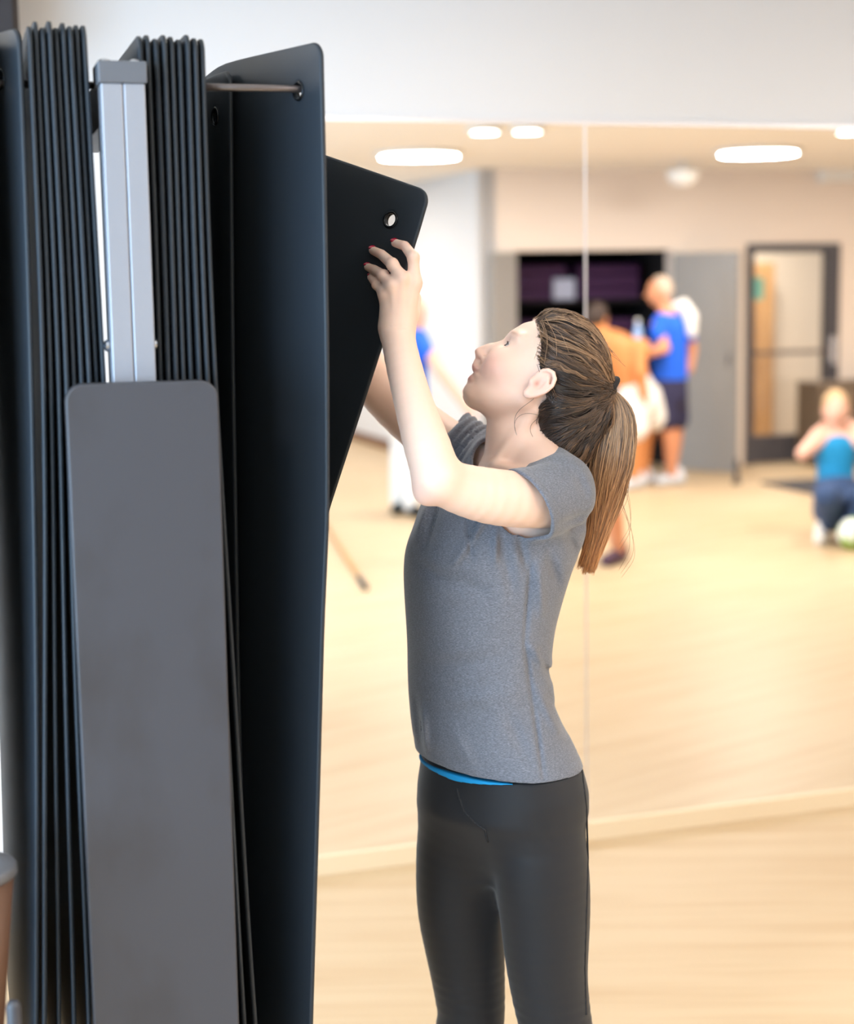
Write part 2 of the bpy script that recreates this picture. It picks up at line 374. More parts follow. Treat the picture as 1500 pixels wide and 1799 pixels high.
# mirror panels
MP_LABEL = ['tall frameless wall mirror panel behind the mat rack and the woman', 'tall frameless wall mirror panel showing the glazed door, right of the seam', 'third wall mirror panel beyond the frame edge']
for i in range(2):
    a0 = seam_a - PW + i * PW + 0.0025; o = room_box('mirror_panel', a0, a0 + PW - 0.005, 0.001, 0.007, 0.055, MTOP, M['mirror'])
    tag(o, MP_LABEL[i], 'mirror', 'wall mirror panels')
o = room_box('trim_1', seam_a - PW, seam_a + PW, 0.001, 0.018, 0.0, 0.055, M['trim'], kind='structure')
o = room_box('trim_2', seam_a - 0.0028, seam_a + 0.0028, 0.001, 0.009, 0.055, MTOP, M['bead'], kind='structure')
o = room_box('trim_3', seam_a - PW, seam_a + PW, 0.0005, 0.010, MTOP, MTOP + 0.012, M['bead'], kind='structure')

#%%BACKWALL
M['closet'] = mat('closet_interior', srgb(20, 17, 20), 0.9)
M['purple'] = mat('purple_foam', srgb(62, 26, 72), 0.7)
M['grey_door'] = mat('grey_laminate', srgb(148, 144, 140), 0.55)
M['frame_dark'] = mat('dark_door_frame', srgb(74, 72, 78), 0.5)
M['oak'] = mat('oak_panel', srgb(196, 150, 96), 0.5, noise=((30, 30, 3), 4, srgb(170, 124, 76), 0.4, 0.7))
M['beige'] = mat('corridor_wall', srgb(226, 210, 188), 0.8)
M['rubber'] = mat('dark_rubber', srgb(52, 50, 54), 0.8)
M['cab'] = mat('brown_cabinet', srgb(116, 98, 80), 0.6)
M['white_plastic'] = mat('white_plastic', srgb(238, 236, 232), 0.4)
M['red'] = mat('red_print', srgb(196, 60, 56), 0.5)
ca0 = seen_plane(905, 600, BACK)[0]; ca1 = seen_plane(1178, 600, BACK)[0]; ctop = seen_plane(1040, 440, BACK)[1]
da0 = seen_plane(1308, 600, BACK)[0]; da1 = seen_plane(1470, 600, BACK)[0]; dtop = seen_plane(1390, 428, BACK)[1]
wtop = seen_plane(1500, 430, BACK)[1]
for i, (a0, a1, z0, z1) in enumerate(((corner_a, ca0, 0, CEIL), (ca0, ca1, ctop, CEIL), (ca1, da0, 0, CEIL), (da0, da1, dtop, CEIL), (da1, RIGHT, 0, CEIL))):
    room_box('wall_back', a0, a1, BACK, BACK + 0.12, z0, z1, M['wall_cream'], kind='structure')
# closet niche
cl = thing('storage_closet', 'dark storage closet recess in the cream wall between grey door leaves', 'closet', ROOM((ca0 + ca1) / 2, BACK + 0.5, 0))
room_box('back_panel', ca0 - 0.1, ca1 + 0.1, BACK + 1.1, BACK + 1.14, 0, CEIL - 0.1, M['closet'], cl)
room_box('side_panel', ca0 - 0.12, ca0 - 0.08, BACK + 0.12, BACK + 1.1, 0, CEIL - 0.1, M['closet'], cl)
room_box('side_panel', ca1 + 0.08, ca1 + 0.12, BACK + 0.12, BACK + 1.1, 0, CEIL - 0.1, M['closet'], cl)
room_box('top_panel', ca0 - 0.12, ca1 + 0.12, BACK + 0.12, BACK + 1.14, CEIL - 0.1, CEIL - 0.06, M['closet'], cl)
for z in (0.45, 1.0, 1.5): room_box('shelf', ca0 - 0.06, ca1 + 0.06, BACK + 0.45, BACK + 1.08, z, z + 0.025, M['closet'], cl)
n = 0
for shn, zs, cnt in (('upper', 1.525, 3), ('middle', 1.025, 3), ('lower', 0.475, 2)):
    for lay in range(cnt):
        for j in range(2):
            w_ = (ca1 - ca0) / 2 - 0.12; a0 = ca0 + 0.08 + j * (w_ + 0.1)
            o = room_box('folded_mat', a0, a0 + w_, BACK + 0.5, BACK + 1.0, zs + lay * 0.11, zs + lay * 0.11 + 0.1, M['purple'], bev=0.03)
            tag(o, 'purple folded mat, %s of its pile, %s closet shelf, nearer the %s door leaf' % (('bottom', 'second', 'top')[lay] if cnt == 3 else ('bottom', 'top')[lay], shn, ('narrow', 'wide')[j]), 'mat', 'purple mats in the closet')
o = room_box('storage_box', *[seen_plane(970, 480, BACK + 0.6)[0] - .05, seen_plane(970, 480, BACK + 0.6)[0] + .16], BACK + 0.46, BACK + 0.5, 1.53, 1.72, mat('pale_blue_box', srgb(170, 178, 205), 0.5), bev=0.01)
tag(o, 'small pale blue box in front of the purple mats', 'box')
# closet doors
def leaf(name, p0, p1, z1, m, label, th=0.04):
    p0 = np.asarray(p0); p1 = np.asarray(p1); d = nrm(p1 - p0); s = np.array([-d[1], d[0], 0]) * th / 2; vs = []
    for z in (0.01, z1):
        for p, sg in ((p0, 1), (p1, 1), (p1, -1), (p0, -1)): vs.append(p + s * sg + np.array([0, 0, z]))
    t = thing(name, label, 'door', (p0 + p1) / 2)
    mesh_obj('panel', vs, [[3, 2, 1, 0], [4, 5, 6, 7], [0, 1, 5, 4], [1, 2, 6, 5], [2, 3, 7, 6], [3, 0, 4, 7]], m, t)
    for sg in (1, -1):
        hp = p1 - d * 0.07 + s * sg * 2.2; v, f = tube_vf([hp + np.array([0, 0, 0.95]), hp + np.array([0, 0, 1.0]), hp + np.array([0, 0, 1.05])], 0.01); mesh_obj('handle', v, f, M['steel'], t)
    return t
hinge = ROOM(ca1 + 0.01, BACK - 0.02); e_a, e_b = AB(on_level(1293, 832)); leaf('closet_door', hinge, ROOM(e_a, e_b), ctop - 0.03, M['grey_door'], 'wide grey closet door leaf standing open beside the glazed door')
la = seen_plane(852, 600, BACK)[0]; leaf('closet_door', ROOM(ca0 - 0.01, BACK - 0.03), ROOM(la + 0.01, BACK - 0.12), ctop - 0.01, M['grey_door'], 'narrow grey closet door leaf folded back against the white corner')
ds = ROOM(*AB(on_level(1292, 850))); v, f = lathe_vf(ds, [(0.035, 0.0), (0.035, 0.02), (0.02, 0.05), (0.018, 0.2), (0.012, 0.215)], 16)
tag(mesh_obj('door_stop', v, f, M['rubber'], None, True), 'black rubber door stop on the floor at the open closet leaf', 'door stop')
# glazed door and corridor beyond
gd = thing('door_1', 'dark framed glazed door beside the open grey closet leaf', 'door', ROOM((da0 + da1) / 2, BACK, 0), kind='structure')
fw = 0.075
room_box('frame_post', da0, da0 + fw, BACK - 0.02, BACK + 0.1, 0, dtop, M['frame_dark'], gd); room_box('frame_post', da1 - fw * 1.6, da1, BACK - 0.02, BACK + 0.1, 0, dtop, M['frame_dark'], gd)
room_box('frame_head', da0 + fw, da1 - fw * 1.6, BACK - 0.02, BACK + 0.1, dtop - 0.08, dtop, M['frame_dark'], gd)
room_box('bottom_panel', da0 + fw, da1 - fw * 1.6, BACK + 0.0, BACK + 0.06, 0.01, 0.26, M['frame_dark'], gd)
room_box('pane', da0 + fw, da1 - fw * 1.6, BACK + 0.03, BACK + 0.038, 0.26, dtop - 0.08, M['glass'], gd)
room_box('push_bar', da0 + fw, da1 - fw * 1.6, BACK - 0.03, BACK - 0.005, 1.0, 1.035, M['steel'], gd)
room_box('lock_plate', da1 - fw * 1.4, da1 - fw * 0.4, BACK - 0.035, BACK - 0.02, 0.9, 1.15, M['chrome'], gd)
room_box('wall_corridor', da0 - 1.0, RIGHT, BACK + 2.2, BACK + 2.3, 0, CEIL, M['beige'], kind='structure')
room_box('wall_corridor_left', da0 - 1.05, da0 - 0.95, BACK + 1.2, BACK + 2.2, 0, CEIL, M['beige'], kind='structure')
room_box('floor_corridor', da0 - 1.0, RIGHT, BACK + 0.12, BACK + 2.2, -0.1, -0.001, M['floor'], kind='structure')
room_box('ceiling_corridor', da0 - 1.0, RIGHT, BACK + 0.12, BACK + 2.2, CEIL, CEIL + 0.1, M['ceiling'], kind='structure')
oa0, oz = seen_plane(1328, 480, BACK + 1.9); oa1 = seen_plane(1352, 480, BACK + 1.9)[0]
t = thing('oak_cabinet', 'tall oak cupboard in the corridor behind the door glass', 'cupboard', ROOM((oa0 + oa1) / 2, BACK + 2.0, 0))
room_box('body', oa0, oa1 + 0.05, BACK + 1.9, BACK + 2.19, 0, 1.85, M['oak'], t, 0.006); room_box('door_leaf', oa0 + 0.01, oa1 + 0.04, BACK + 1.88, BACK + 1.9, 0.06, 1.83, M['oak'], t, 0.004)
ba0 = seen_plane(1437, 700, BACK - 0.4)[0]
t = thing('low_cabinet', 'low grey-brown cabinet standing right of the glazed door', 'cabinet', ROOM(ba0 + 0.6, BACK - 0.2, 0))
bz = seen_plane(1470, 672, BACK - 0.4)[1]
room_box('body', ba0, min(ba0 + 1.2, RIGHT - .02), BACK - 0.4, BACK - 0.03, 0.04, bz - 0.03, M['cab'], t); room_box('top', ba0 - 0.01, min(ba0 + 1.21, RIGHT - .01), BACK - 0.41, BACK - 0.03, bz - 0.03, bz, M['cab'], t, 0.004)
for j in range(3):
    d_ = room_box('door_leaf', ba0 + 0.01 + j * 0.397, ba0 + 0.38 + j * 0.397, BACK - 0.418, BACK - 0.40, 0.06, bz - 0.05, M['cab'], t, 0.004)
m0 = AB(on_level(1345, 852)); m1 = AB(on_level(1440, 880))
o = room_box('floor_mat', m0[0], m1[0] + 0.9, m1[1], m0[1] + .1, 0.0, 0.02, M['rubber'], bev=0.006); tag(o, 'thin dark mat lying flat on the beige floor behind the seated woman', 'mat')
q0, q1 = unmirror(on_level(556, 900)), unmirror(on_level(641, 1036)); up_ = np.array([0, 0, .016])
t = thing('wooden_pole', 'thin wooden pole with dark tip lying on the floor, seen beside the mats', 'pole', (q0 + q1) / 2)
v, f = tube_vf([q0 + up_, (q0 + q1) / 2 + up_, q1 + up_], .014, 12); mesh_obj('shaft', v, f, M['oak'], t, True); v, f = tube_vf([q1 + up_ + (q0 - q1) * .10, q1 + up_ + (q0 - q1) * .05, q1 + up_ - (q0 - q1) * .004], .0155, 12); mesh_obj('tip', v, f, M['rubber'], t, True)
# sticker on the door glass
ka, kz = seen_plane(1327, 507, BACK); o = room_box('sticker', ka - .02, ka + .09, BACK + .026, BACK + .029, kz - .10, kz + .10, mat('teal_sticker', srgb(120, 190, 176), .5)); tag(o, 'small teal notice stuck on the door glass near the frame', 'sticker')
# round things high up
ga, gb = AB(on_level(1198, 303, CEIL - 0.09)); gp = ROOM(ga, gb, CEIL - 0.09)
t = thing('ceiling_speaker', 'round white dome speaker hanging just below the ceiling', 'speaker', ROOM(ga, gb, CEIL))
v, f = lathe_vf(gp, [(0.02, -0.115), (0.08, -0.1), (0.125, -0.05), (0.135, 0.0), (0.12, 0.02), (0.03, 0.03)]); mesh_obj('dome', v, f, M['white_plastic'], t, True)
v, f = lathe_vf(gp, [(0.018, 0.028), (0.018, 0.09)], 12); mesh_obj('stem', v, f, M['white_plastic'], t)
ea, ez = seen_plane(1477, 297, BACK - 0.12)
t = thing('exit_sign', 'white wall sign with a red mark above the low cabinet', 'sign', ROOM(ea, BACK, ez))
room_box('housing', ea - 0.18, ea + 0.18, BACK - 0.1, BACK, ez - 0.11, ez + 0.12, M['white_plastic'], t, 0.01); room_box('red_band', ea - 0.12, ea + 0.12, BACK - 0.104, BACK - 0.1, ez + 0.02, ez + 0.08, M['red'], t)

# ceiling lights
M['lamp'] = mat('lamp_diffuser', (1, 0.93, 0.84, 1), 0.5, emit=((1.0, 0.96, 0.90, 1), LAMP_STRENGTH)); M['lamp'].cycles.emission_sampling = 'NONE'
L_LABEL = {(735, 268): 'round lit ceiling lamp seen above the black mat corner', (1330, 263): 'round lit ceiling lamp seen above the glazed door', (850, 224): 'small bright lamp edge at the mirror top above the white corner', (925, 223): 'second lamp at the mirror top, right of the small one', (1493, 224): 'lamp at the mirror top by the picture edge'}
SMALL = ((850, 224), (925, 223), (1493, 224)); FARW = {(735, 268): 80.0, (1330, 263): 80.0}
spots = [(AB(on_level(u, v, CEIL)), l, .085 if (u, v) in SMALL else .3) for (u, v), l in L_LABEL.items()]
fill_lamp = [AB(on_level(u, v, CEIL)) for u, v in ((540, 180), (1000, 196), (1360, 196), (1720, 196), (1780, 262), (2100, 262))]  # unseen lamps added to brighten the far half of the studio
spots += [(q, 'unseen ceiling lamp added mid-studio for brightness, %s from the window side' % o_, .3) for q, o_ in zip(fill_lamp, ('first', 'second', 'third', 'fourth', 'fifth', 'sixth'))]
WATT = {k: 33.0 for k in fill_lamp}; WATT.update({AB(on_level(*k, CEIL)): w for k, w in FARW.items()})
spots += [((a, b), 'unseen ceiling lamp added for light, %s from the window, in the %s row along the mirror' % (o_, r_), .3) for a, o_ in ((-2.2, 'first'), (0.3, 'second'), (2.8, 'third'), (5.3, 'fourth')) for b, r_ in ((1.3, 'near'), (3.8, 'second'))]  # unseen rows added to light the woman and rack, stronger on the window side
spots += [((a, b), 'unseen ceiling lamp added to brighten the white recess, %s the studio' % o_, .3) for a in (corner_a - 1.6,) for b, o_ in ((BACK + 1.5, 'nearer'), (BACK + 4.2, 'farther from'))]  # lamps added out of view so the recess walls come out white
for q in spots[-2:]: WATT[q[0]] = 75.0
spots += [((da0 + .8, BACK + 1.1), 'unseen lamp added on the corridor ceiling to brighten the view through the glazed door', .25)]; WATT[(da0 + .8, BACK + 1.1)] = 90.0  # unseen lamp added to brighten the corridor behind the glass
for (a, b), l, r_ in spots:  # builds the visible lamps and the added unseen ones alike
    t = thing('ceiling_light', l, 'ceiling lamp', ROOM(a, b, CEIL), 'round ceiling lamps')
    c = ROOM(a, b, CEIL); v, f = lathe_vf(c, [(r_ * 0.9, -0.001), (r_ + 0.02, -0.002), (r_ + 0.03, -0.02), (r_ + 0.005, -0.03), (r_, -0.012)], 32); mesh_obj('rim', v, f[:-2], M['white_plastic'], t, True)
    v, f = lathe_vf(c, [(r_ * 0.6, -0.026), (r_ * 0.92, -0.022), (r_, -0.012), (r_, -0.004)], 32); mesh_obj('diffuser', v, f, M['lamp'], t, True)
    dl = bpy.data.lights.new('lamp_glow', 'AREA'); dl.shape = 'DISK'; dl.size = r_ * 1.9; dl.energy = WATT.get((a, b), (LAMP_WATT * (2.0 if a < -2 else 0.7) if b < 4 and r_ > .2 else LAMP_WATT * (r_ / .3) ** 2)); dl.color = (1.0, 0.965, 0.925); dlo = bpy.data.objects.new('lamp_glow', dl); COL.objects.link(dlo)
    dlo.location = tuple(c + np.array([0, 0, -0.035]))

#%%RACK
PHI = math.radians(16); rr = np.array([math.cos(PHI), math.sin(PHI), 0]); ww = np.array([-math.sin(PHI), math.cos(PHI), 0]); ZZ = np.array([0, 0, 1.0])
po = P(226, 400, 2.20); RO = np.array([po[0], po[1], 0.0])            # foot of the middle of the post's front face
def RK(x, y, z): return RO + x * rr + y * ww + z * ZZ
def rack_box(name, x0, x1, y0, y1, z0, z1, m, parent, bev=0.0, seg=2):
    vs, fs = box_vf(x0, x1, y0, y1, z0, z1, bev, RK, seg); return mesh_obj(name, vs, fs, m, parent, smooth=False)
def z_at(u, v, d): return P(u, v, d)[2]
ztop_post = z_at(222, 112, 2.2)
rack = thing('mat_rack', 'floor-standing mat rack with silver post, charcoal cover plate and steel rods', 'rack', RO)
PWD = 0.029; ZCAP = z_at(222, 150, 2.2)
rack_box('post', -PWD, -0.0006, 0, 0.06, 0.06, ZCAP, M['alu'], rack, 0.002); rack_box('post', 0.0006, PWD, 0, 0.06, 0.06, ZCAP, M['alu'], rack, 0.002)
rack_box('post_core', -PWD + 0.004, PWD - 0.004, 0.003, 0.056, 0.06, ZCAP - 0.001, M['groove'], rack)
rack_box('post_cap', -PWD - 0.003, PWD + 0.003, -0.003, 0.075, ZCAP, ztop_post, M['alu_dark'], rack, 0.002)
for x in (-0.02, 0.02):
    v, f = lathe_vf(RK(x, 0.03, ztop_post), [(0.008, -0.001), (0.008, 0.004), (0.004, 0.006)], 12); mesh_obj('cap_bolt', v, f, M['chrome'], rack, True)
zb = z_at(186, 609, 2.2)
for s in (-1, 1):
    c = RK(s * (PWD + 0.001), 0.028, zb); v, f = tube_vf([c, c + rr * s * 0.004, c + rr * s * 0.007], [0.008, 0.008, 0.004], 12); mesh_obj('bolt', v, f, M['chrome'], rack)
# crossbeam carrying two pairs of rods
ZROD = z_at(440, 154, 2.30); YN = 0.085; YF = 0.085 + 0.47
rack_box('crossbeam', -0.02, 0.02, 0.06, YF + 0.04, ZROD - 0.05, ZROD + 0.015, M['alu_dark'], rack, 0.003)
xr_end = 0.268
for y in (YN, YF):
    for s, L in ((1, xr_end), (-1, 0.30)):
        v, f = tube_vf([RK(s * 0.02, y, ZROD), RK(s * (L - 0.003), y, ZROD), RK(s * L, y, ZROD)], [0.0052, 0.0052, 0.004], 14); mesh_obj('rod', v, f, M['steel'], rack, True)
# cover plate
zp = z_at(240, 676, 2.14); bm = bmesh.new(); w2 = 0.101; rc = 0.024
prof = []
for cx_, cz_, a0_ in ((w2 - rc, zp - rc, 0), (-w2 + rc, zp - rc, 90)):
    for j in range(9): a = math.radians(a0_ + j * 90 / 8); prof.append((cx_ + rc * math.cos(a), cz_ + rc * math.sin(a)))
prof += [(-w2, 0.05), (w2, 0.05)]
vs_ = [bm.verts.new(tuple(RK(x + 0.006, -0.036, z))) for x, z in prof]; fc = bm.faces.new(vs_)
ex = bmesh.ops.extrude_face_region(bm, geom=[fc]); 
for v in [g for g in ex['geom'] if isinstance(g, bmesh.types.BMVert)]: v.co += Vector(ww * 0.028)
bmesh.ops.recalc_face_normals(bm, faces=bm.faces[:]); bmesh.ops.bevel(bm, geom=[e for e in bm.edges if e.calc_face_angle(0) > 1.0], offset=0.003, segments=3, affect='EDGES', profile=0.5)
bm.verts.index_update(); pv = np.array([v.co[:] for v in bm.verts]); pf = [[v.index for v in f.verts] for f in bm.faces]; bm.free()
mesh_obj('cover_plate', pv, pf, M['plate'], rack)
rack_box('base_foot', -0.30, 0.30, 0.0, 0.06, 0.03, 0.07, M['alu_dark'], rack, 0.006); rack_box('base_foot', -0.03, 0.03, 0.06, 0.75, 0.03, 0.07, M['alu_dark'], rack, 0.006)
for x, y in ((-0.28, 0.03), (0.28, 0.03), (0, 0.72)):
    v, f = lathe_vf(RK(x, y, 0), [(0.02, 0.0), (0.026, 0.006), (0.026, 0.024), (0.02, 0.03)], 14); mesh_obj('rubber_foot', v, f, M['rubber'], rack, True)

# mats: thin foam slabs hung by two eyelets
ML, MW_, MT = 1.52, 0.58, 0.0075
def loop_rr(W, L, r, ins, n=7):
    x0, x1, y0, y1 = ins, W - ins, ins, L - ins; r = max(r - ins, 0.001); pts = []
    def arc(cx, cy, a0):
        return [(cx + r * math.cos(math.radians(a0 + 90 * j / n)), cy + r * math.sin(math.radians(a0 + 90 * j / n))) for j in range(n + 1)]
    cs = [arc(x1 - r, y0 + r, -90), arc(x1 - r, y1 - r, 0), arc(x0 + r, y1 - r, 90), arc(x0 + r, y0 + r, 180)]
    for i in range(4):
        pts += cs[i]; a = cs[i][-1]; b = cs[(i + 1) % 4][0]; m_ = max(2, int(math.hypot(b[0] - a[0], b[1] - a[1]) / 0.04))
        pts += [(a[0] + (b[0] - a[0]) * j / m_, a[1] + (b[1] - a[1]) * j / m_) for j in range(1, m_)]
    return pts
HOLES = ((0.058, 0.062), (MW_ - 0.058, 0.062)); HR = 0.0105
def mat_sheet(T_):
    key = ('sheet', T_)
    if key in mat_sheet.c: return mat_sheet.c[key]
    er = T_ / 2; pts = []; edges = []; hgt = []
    def loop(l, h):
        s = len(pts); pts.extend(l); hgt.extend([h] * len(l)); edges.extend([(s + i, s + (i + 1) % len(l)) for i in range(len(l))])
    for ins, h in ((0, 0.0), (0.15 * er, 0.53), (0.5 * er, 0.87), (1.1 * er, 1.0)): loop(loop_rr(MW_, ML, 0.022, ins), h * er)
    nh = 20
    for hx, hy in HOLES:
        for rr_, h in ((HR, 0.9), (HR * 1.7, 0.92), (HR * 2.3, 1.0)): loop([(hx + rr_ * math.cos(2 * math.pi * j / nh), hy + rr_ * math.sin(2 * math.pi * j / nh)) for j in range(nh)], h * er)
    for x in np.arange(0.035, MW_ - 0.02, 0.034):
        for y in np.arange(0.035, ML - 0.02, 0.045):
            if all(math.hypot(x - hx, y - hy) > HR * 3 for hx, hy in HOLES): pts.append((x, y)); hgt.append(er)
    r = delaunay_2d_cdt([Vector(p) for p in pts], edges, [], 0, 1e-7)
    v2 = np.array([p[:] for p in r[0]]); orig = r[3]; hh = np.array([hgt[o[0]] if o else er for o in orig]); fs = []
    for f in r[2]:
        c = v2[f].mean(0)
        if any(math.hypot(c[0] - hx, c[1] - hy) < HR * 0.97 for hx, hy in HOLES): continue
        if not (0 <= c[0] <= MW_ and 0 <= c[1] <= ML): continue
        # outside the rounded corners
        q = np.array([max(0.022 - min(c[0], MW_ - c[0]), 0), max(0.022 - min(c[1], ML - c[1]), 0)])
        if np.hypot(*q) > 0.022 and min(q) > 0: continue
        fs.append(f)
    mat_sheet.c[key] = (v2, hh, fs); return mat_sheet.c[key]
mat_sheet.c = {}
def build_mat(label, S, group, T_=MT, eyelets=(0, 1), name='exercise_mat'):
    # S(s, t) -> point for arrays s (0..width) and t (0..length)
    v2, hh, fs = mat_sheet(T_); s, t = v2[:, 0], v2[:, 1]; e = 1e-3
    p = S(s, t); du = S(s + e, t) - S(s - e, t); dv = S(s, t + e) - S(s, t - e); nn = np.cross(du, dv); nn /= np.linalg.norm(nn, axis=1)[:, None]
    n = len(p); vs = np.concatenate([p + nn * hh[:, None], p - nn * hh[:, None]])
    F_ = [list(f) for f in fs] + [[i + n for i in f[::-1]] for f in fs]
    cnt = {}
    for f in fs:
        for i in range(len(f)):
            a, b = f[i], f[(i + 1) % len(f)]; k_ = (min(a, b), max(a, b)); cnt.setdefault(k_, []).append((a, b))
    for k_, l in cnt.items():
        if len(l) == 1:
            a, b = l[0]; F_.append([b, a, a + n, b + n])
    base = S(np.array([MW_ / 2]), np.array([ML]))[0]
    root = thing(name, label, 'mat', (base[0], base[1], base[2]), group)
    bm = bmesh.new(); bv = [bm.verts.new(tuple(q)) for q in vs]
    for f in F_:
        try: bm.faces.new([bv[i] for i in f])
        except ValueError: pass
    bmesh.ops.remove_doubles(bm, verts=bm.verts[:], dist=1e-6); bmesh.ops.recalc_face_normals(bm, faces=bm.faces[:]); bm.verts.index_update()
    V = np.array([q.co[:] for q in bm.verts]); FF = [[q.index for q in f.verts] for f in bm.faces]; bm.free()
    mesh_obj('slab', V, FF, M['mat_black'], root, True)
    for i in eyelets:
        hx, hy = HOLES[i]; a_ = np.array([hx]); b_ = np.array([hy]); c = S(a_, b_)[0]; ax = np.cross(S(a_ + e, b_)[0] - S(a_ - e, b_)[0], S(a_, b_ + e)[0] - S(a_, b_ - e)[0])
        ax = nrm(ax); v1, f1 = torus_vf(c + ax * T_ * 0.45, ax, HR + 0.0015, 0.0024); v2_, f2 = torus_vf(c - ax * T_ * 0.45, ax, HR + 0.0015, 0.0024)
        v3, f3 = tube_vf([c - ax * T_ * 0.5, c, c + ax * T_ * 0.5], HR + 0.0006, 24, False)
        k1 = len(v1); k2 = k1 + len(v2_)
        o = mesh_obj('eyelet', np.concatenate([v1, v2_, v3]), f1 + [[i + k1 for i in f] for f in f2] + [[i + k2 for i in f] for f in f3], M['eyelet'], root, True)
    return root
def hung(off, ztop, flare, yaw0, yaw1=None, wob=0.0, ph=0.0, ynear=0.03, bend=None):
    # near edge hangs from the rod at offset `off`; plane yaw (from straight away) may change along the width
    def S(s, t):
        tt = t / ML
        x = off + flare * tt ** 1.8 + wob * np.sin(3.0 * tt * math.pi + ph)
        base = RO + np.outer(x, rr) + np.outer(np.full_like(x, ynear), ww) + np.outer(ztop - t, ZZ)
        yw = yaw0 if bend is None else bend(s, tt)
        if bend is None:
            dirn = np.array([-math.sin(yw), math.cos(yw), 0]); return base + np.outer(s, dirn)
        n_ = 12; acc = np.zeros((len(s), 3)); 
        for i in range(n_):
            ss = s * (i + 0.5) / n_; y_ = bend(ss, tt); acc += (s / n_)[:, None] * np.stack([-np.sin(y_), np.cos(y_), 0 * y_], 1)
        return base + acc
    return S
ZT = ZROD + 0.062
ord_w = ['first', 'second', 'third', 'fourth', 'fifth', 'sixth', 'seventh', 'eighth', 'ninth', 'tenth']
R16 = math.radians(16)
nR = 9
for i in range(nR):
    off = 0.028 + i * 0.0104; S = hung(off, ZT + 0.003 * math.sin(i * 2.3), 0.004 + 0.032 * (i / (nR - 1)) ** 2, R16, wob=0.0012, ph=0.3 * i, ynear=YN - 0.058 + 0.004 * math.sin(i * 1.7))
    build_mat('black foam exercise mat hanging edge-on, %s right of the silver post' % ord_w[i], S, 'mats hung right of the post', T_=0.0066, eyelets=())
nL = 9
for i in range(nL):
    off = -0.045 - i * 0.0086; fl = 0.050 - 0.106 * (i / (nL - 1)) ** 1.1
    S = hung(off, ZT + 0.012 + 0.004 * math.sin(i * 2.9), fl, R16, wob=0.0015, ph=-0.2 * i, ynear=YN - 0.058 + 0.005 * math.sin(i * 2.1))
    build_mat('black foam exercise mat hanging edge-on, %s left of the silver post' % ord_w[i], S, 'mats hung left of the post', T_=0.0064, eyelets=())
# outermost left mat, turned so that its face shows
def bendL(s, tt): return np.radians(16.3 + 24 * np.exp(-(s / 0.16) ** 2) * (1 - 0.75 * tt))
build_mat('black foam mat with visible face and eyelet, outermost at the picture edge', hung(-0.127, ZT + 0.006, -0.052, 0, ynear=YN - 0.052, bend=bendL), 'mats hung left of the post')

build_mat('unseen black foam mat added at the rod end to shade the outermost visible mat', hung(-0.178, ZT + 0.004, -0.06, 0, ynear=YN - 0.055, bend=lambda s, tt: np.radians(24 + 0 * s)), 'mats hung left of the post')  # out of view; added to keep light off the neighbouring mat's face
#%%RIGHTMATS
def edge_mat(pl, bend, tilt=None):
    # pl: near-edge polyline (u, v, depth); resampled to the mat's length
    pts = np.array([cC + ray(q[0], q[1]) * (q[2] / ray(q[0], q[1])[1]) for q in pl]); sg = np.r_[0, np.cumsum(np.linalg.norm(np.diff(pts, axis=0), axis=1))]
    zf = np.linspace(0, sg[-1], 120); C3 = np.stack([np.interp(zf, sg, pts[:, i]) for i in range(3)], 1)
    for _ in range(6):
        C3[1:-1] = (C3[:-2] + 2 * C3[1:-1] + C3[2:]) / 4
    def at(t):
        t = np.asarray(t); o = np.stack([np.interp(t, zf, C3[:, i]) for i in range(3)], 1)
        lo_d = (C3[1] - C3[0]) / (zf[1] - zf[0]); o = o + np.minimum(t, 0)[:, None] * lo_d
        hi_d = nrm(C3[-1] - C3[-8]); return o + np.maximum(t - zf[-1], 0)[:, None] * hi_d
    def S(s, t):
        b = at(t); n_ = 12; acc = np.zeros((len(s), 3)); tt = t / ML
        for i in range(n_):
            ss = s * (i + 0.5) / n_; y_ = bend(ss, tt); be = tilt(ss, tt) if tilt else 0 * y_
            acc += (s / n_)[:, None] * np.stack([-np.sin(y_) * np.cos(be), np.cos(y_) * np.cos(be), np.sin(be)], 1)
        return b + acc
    return S
def bend_last(s, tt): return np.radians(16 + 21 / (1 + np.exp((s - 0.27) / 0.025)))
_lx = lambda y, dv: edge_mat([(566, 84 + dv, y), (571, 300, y), (576, 600, y), (577, 900, y), (568, 1100, y), (560, 1400, y), (548, 1799, y), (545, 1900, y)], bend_last)
ylast, dvl = 2.36, 0.0
for _ in range(12):
    e_ = _lx(ylast, dvl)(np.array([HOLES[0][0]]), np.array([HOLES[0][1]]))[0]; ylast += (YN - (e_ - RO) @ ww) * .8; dvl += (e_[2] - (ZROD - .003)) * FPX / 2.4 * .8
for o in [q for q in bpy.data.objects if q.name.startswith('rod')]: pass
print('last mat', ylast, dvl, (e_ - RO) @ rr, proj(e_))
xr_last = (e_ - RO) @ rr + .010
_a, _b = RK(0.268, YN, ZROD), RK(xr_last, YN, ZROD); v, f = tube_vf([_a, _b - rr * .002, _b], [0.0052, 0.0052, 0.004], 14); mesh_obj('rod', v, f, M['steel'], rack, True)
build_mat('wide black foam mat facing the room, hanging by its eyelet at the rod end', _lx(ylast, dvl), 'mats hung right of the post')
def bend_prev(s, tt): return np.radians(17 + 12 * np.exp(-(s / 0.1) ** 2))
build_mat('black foam mat half hidden between the edge-on stack and the wide facing mat', edge_mat([(406, 122, 2.50), (410, 600, 2.50), (420, 1200, 2.50), (436, 1800, 2.50)], bend_prev), 'mats hung right of the post')
def bend_held(s, tt): return np.radians(20 + 32 / (1 + np.exp((s - 0.30) / 0.03)))
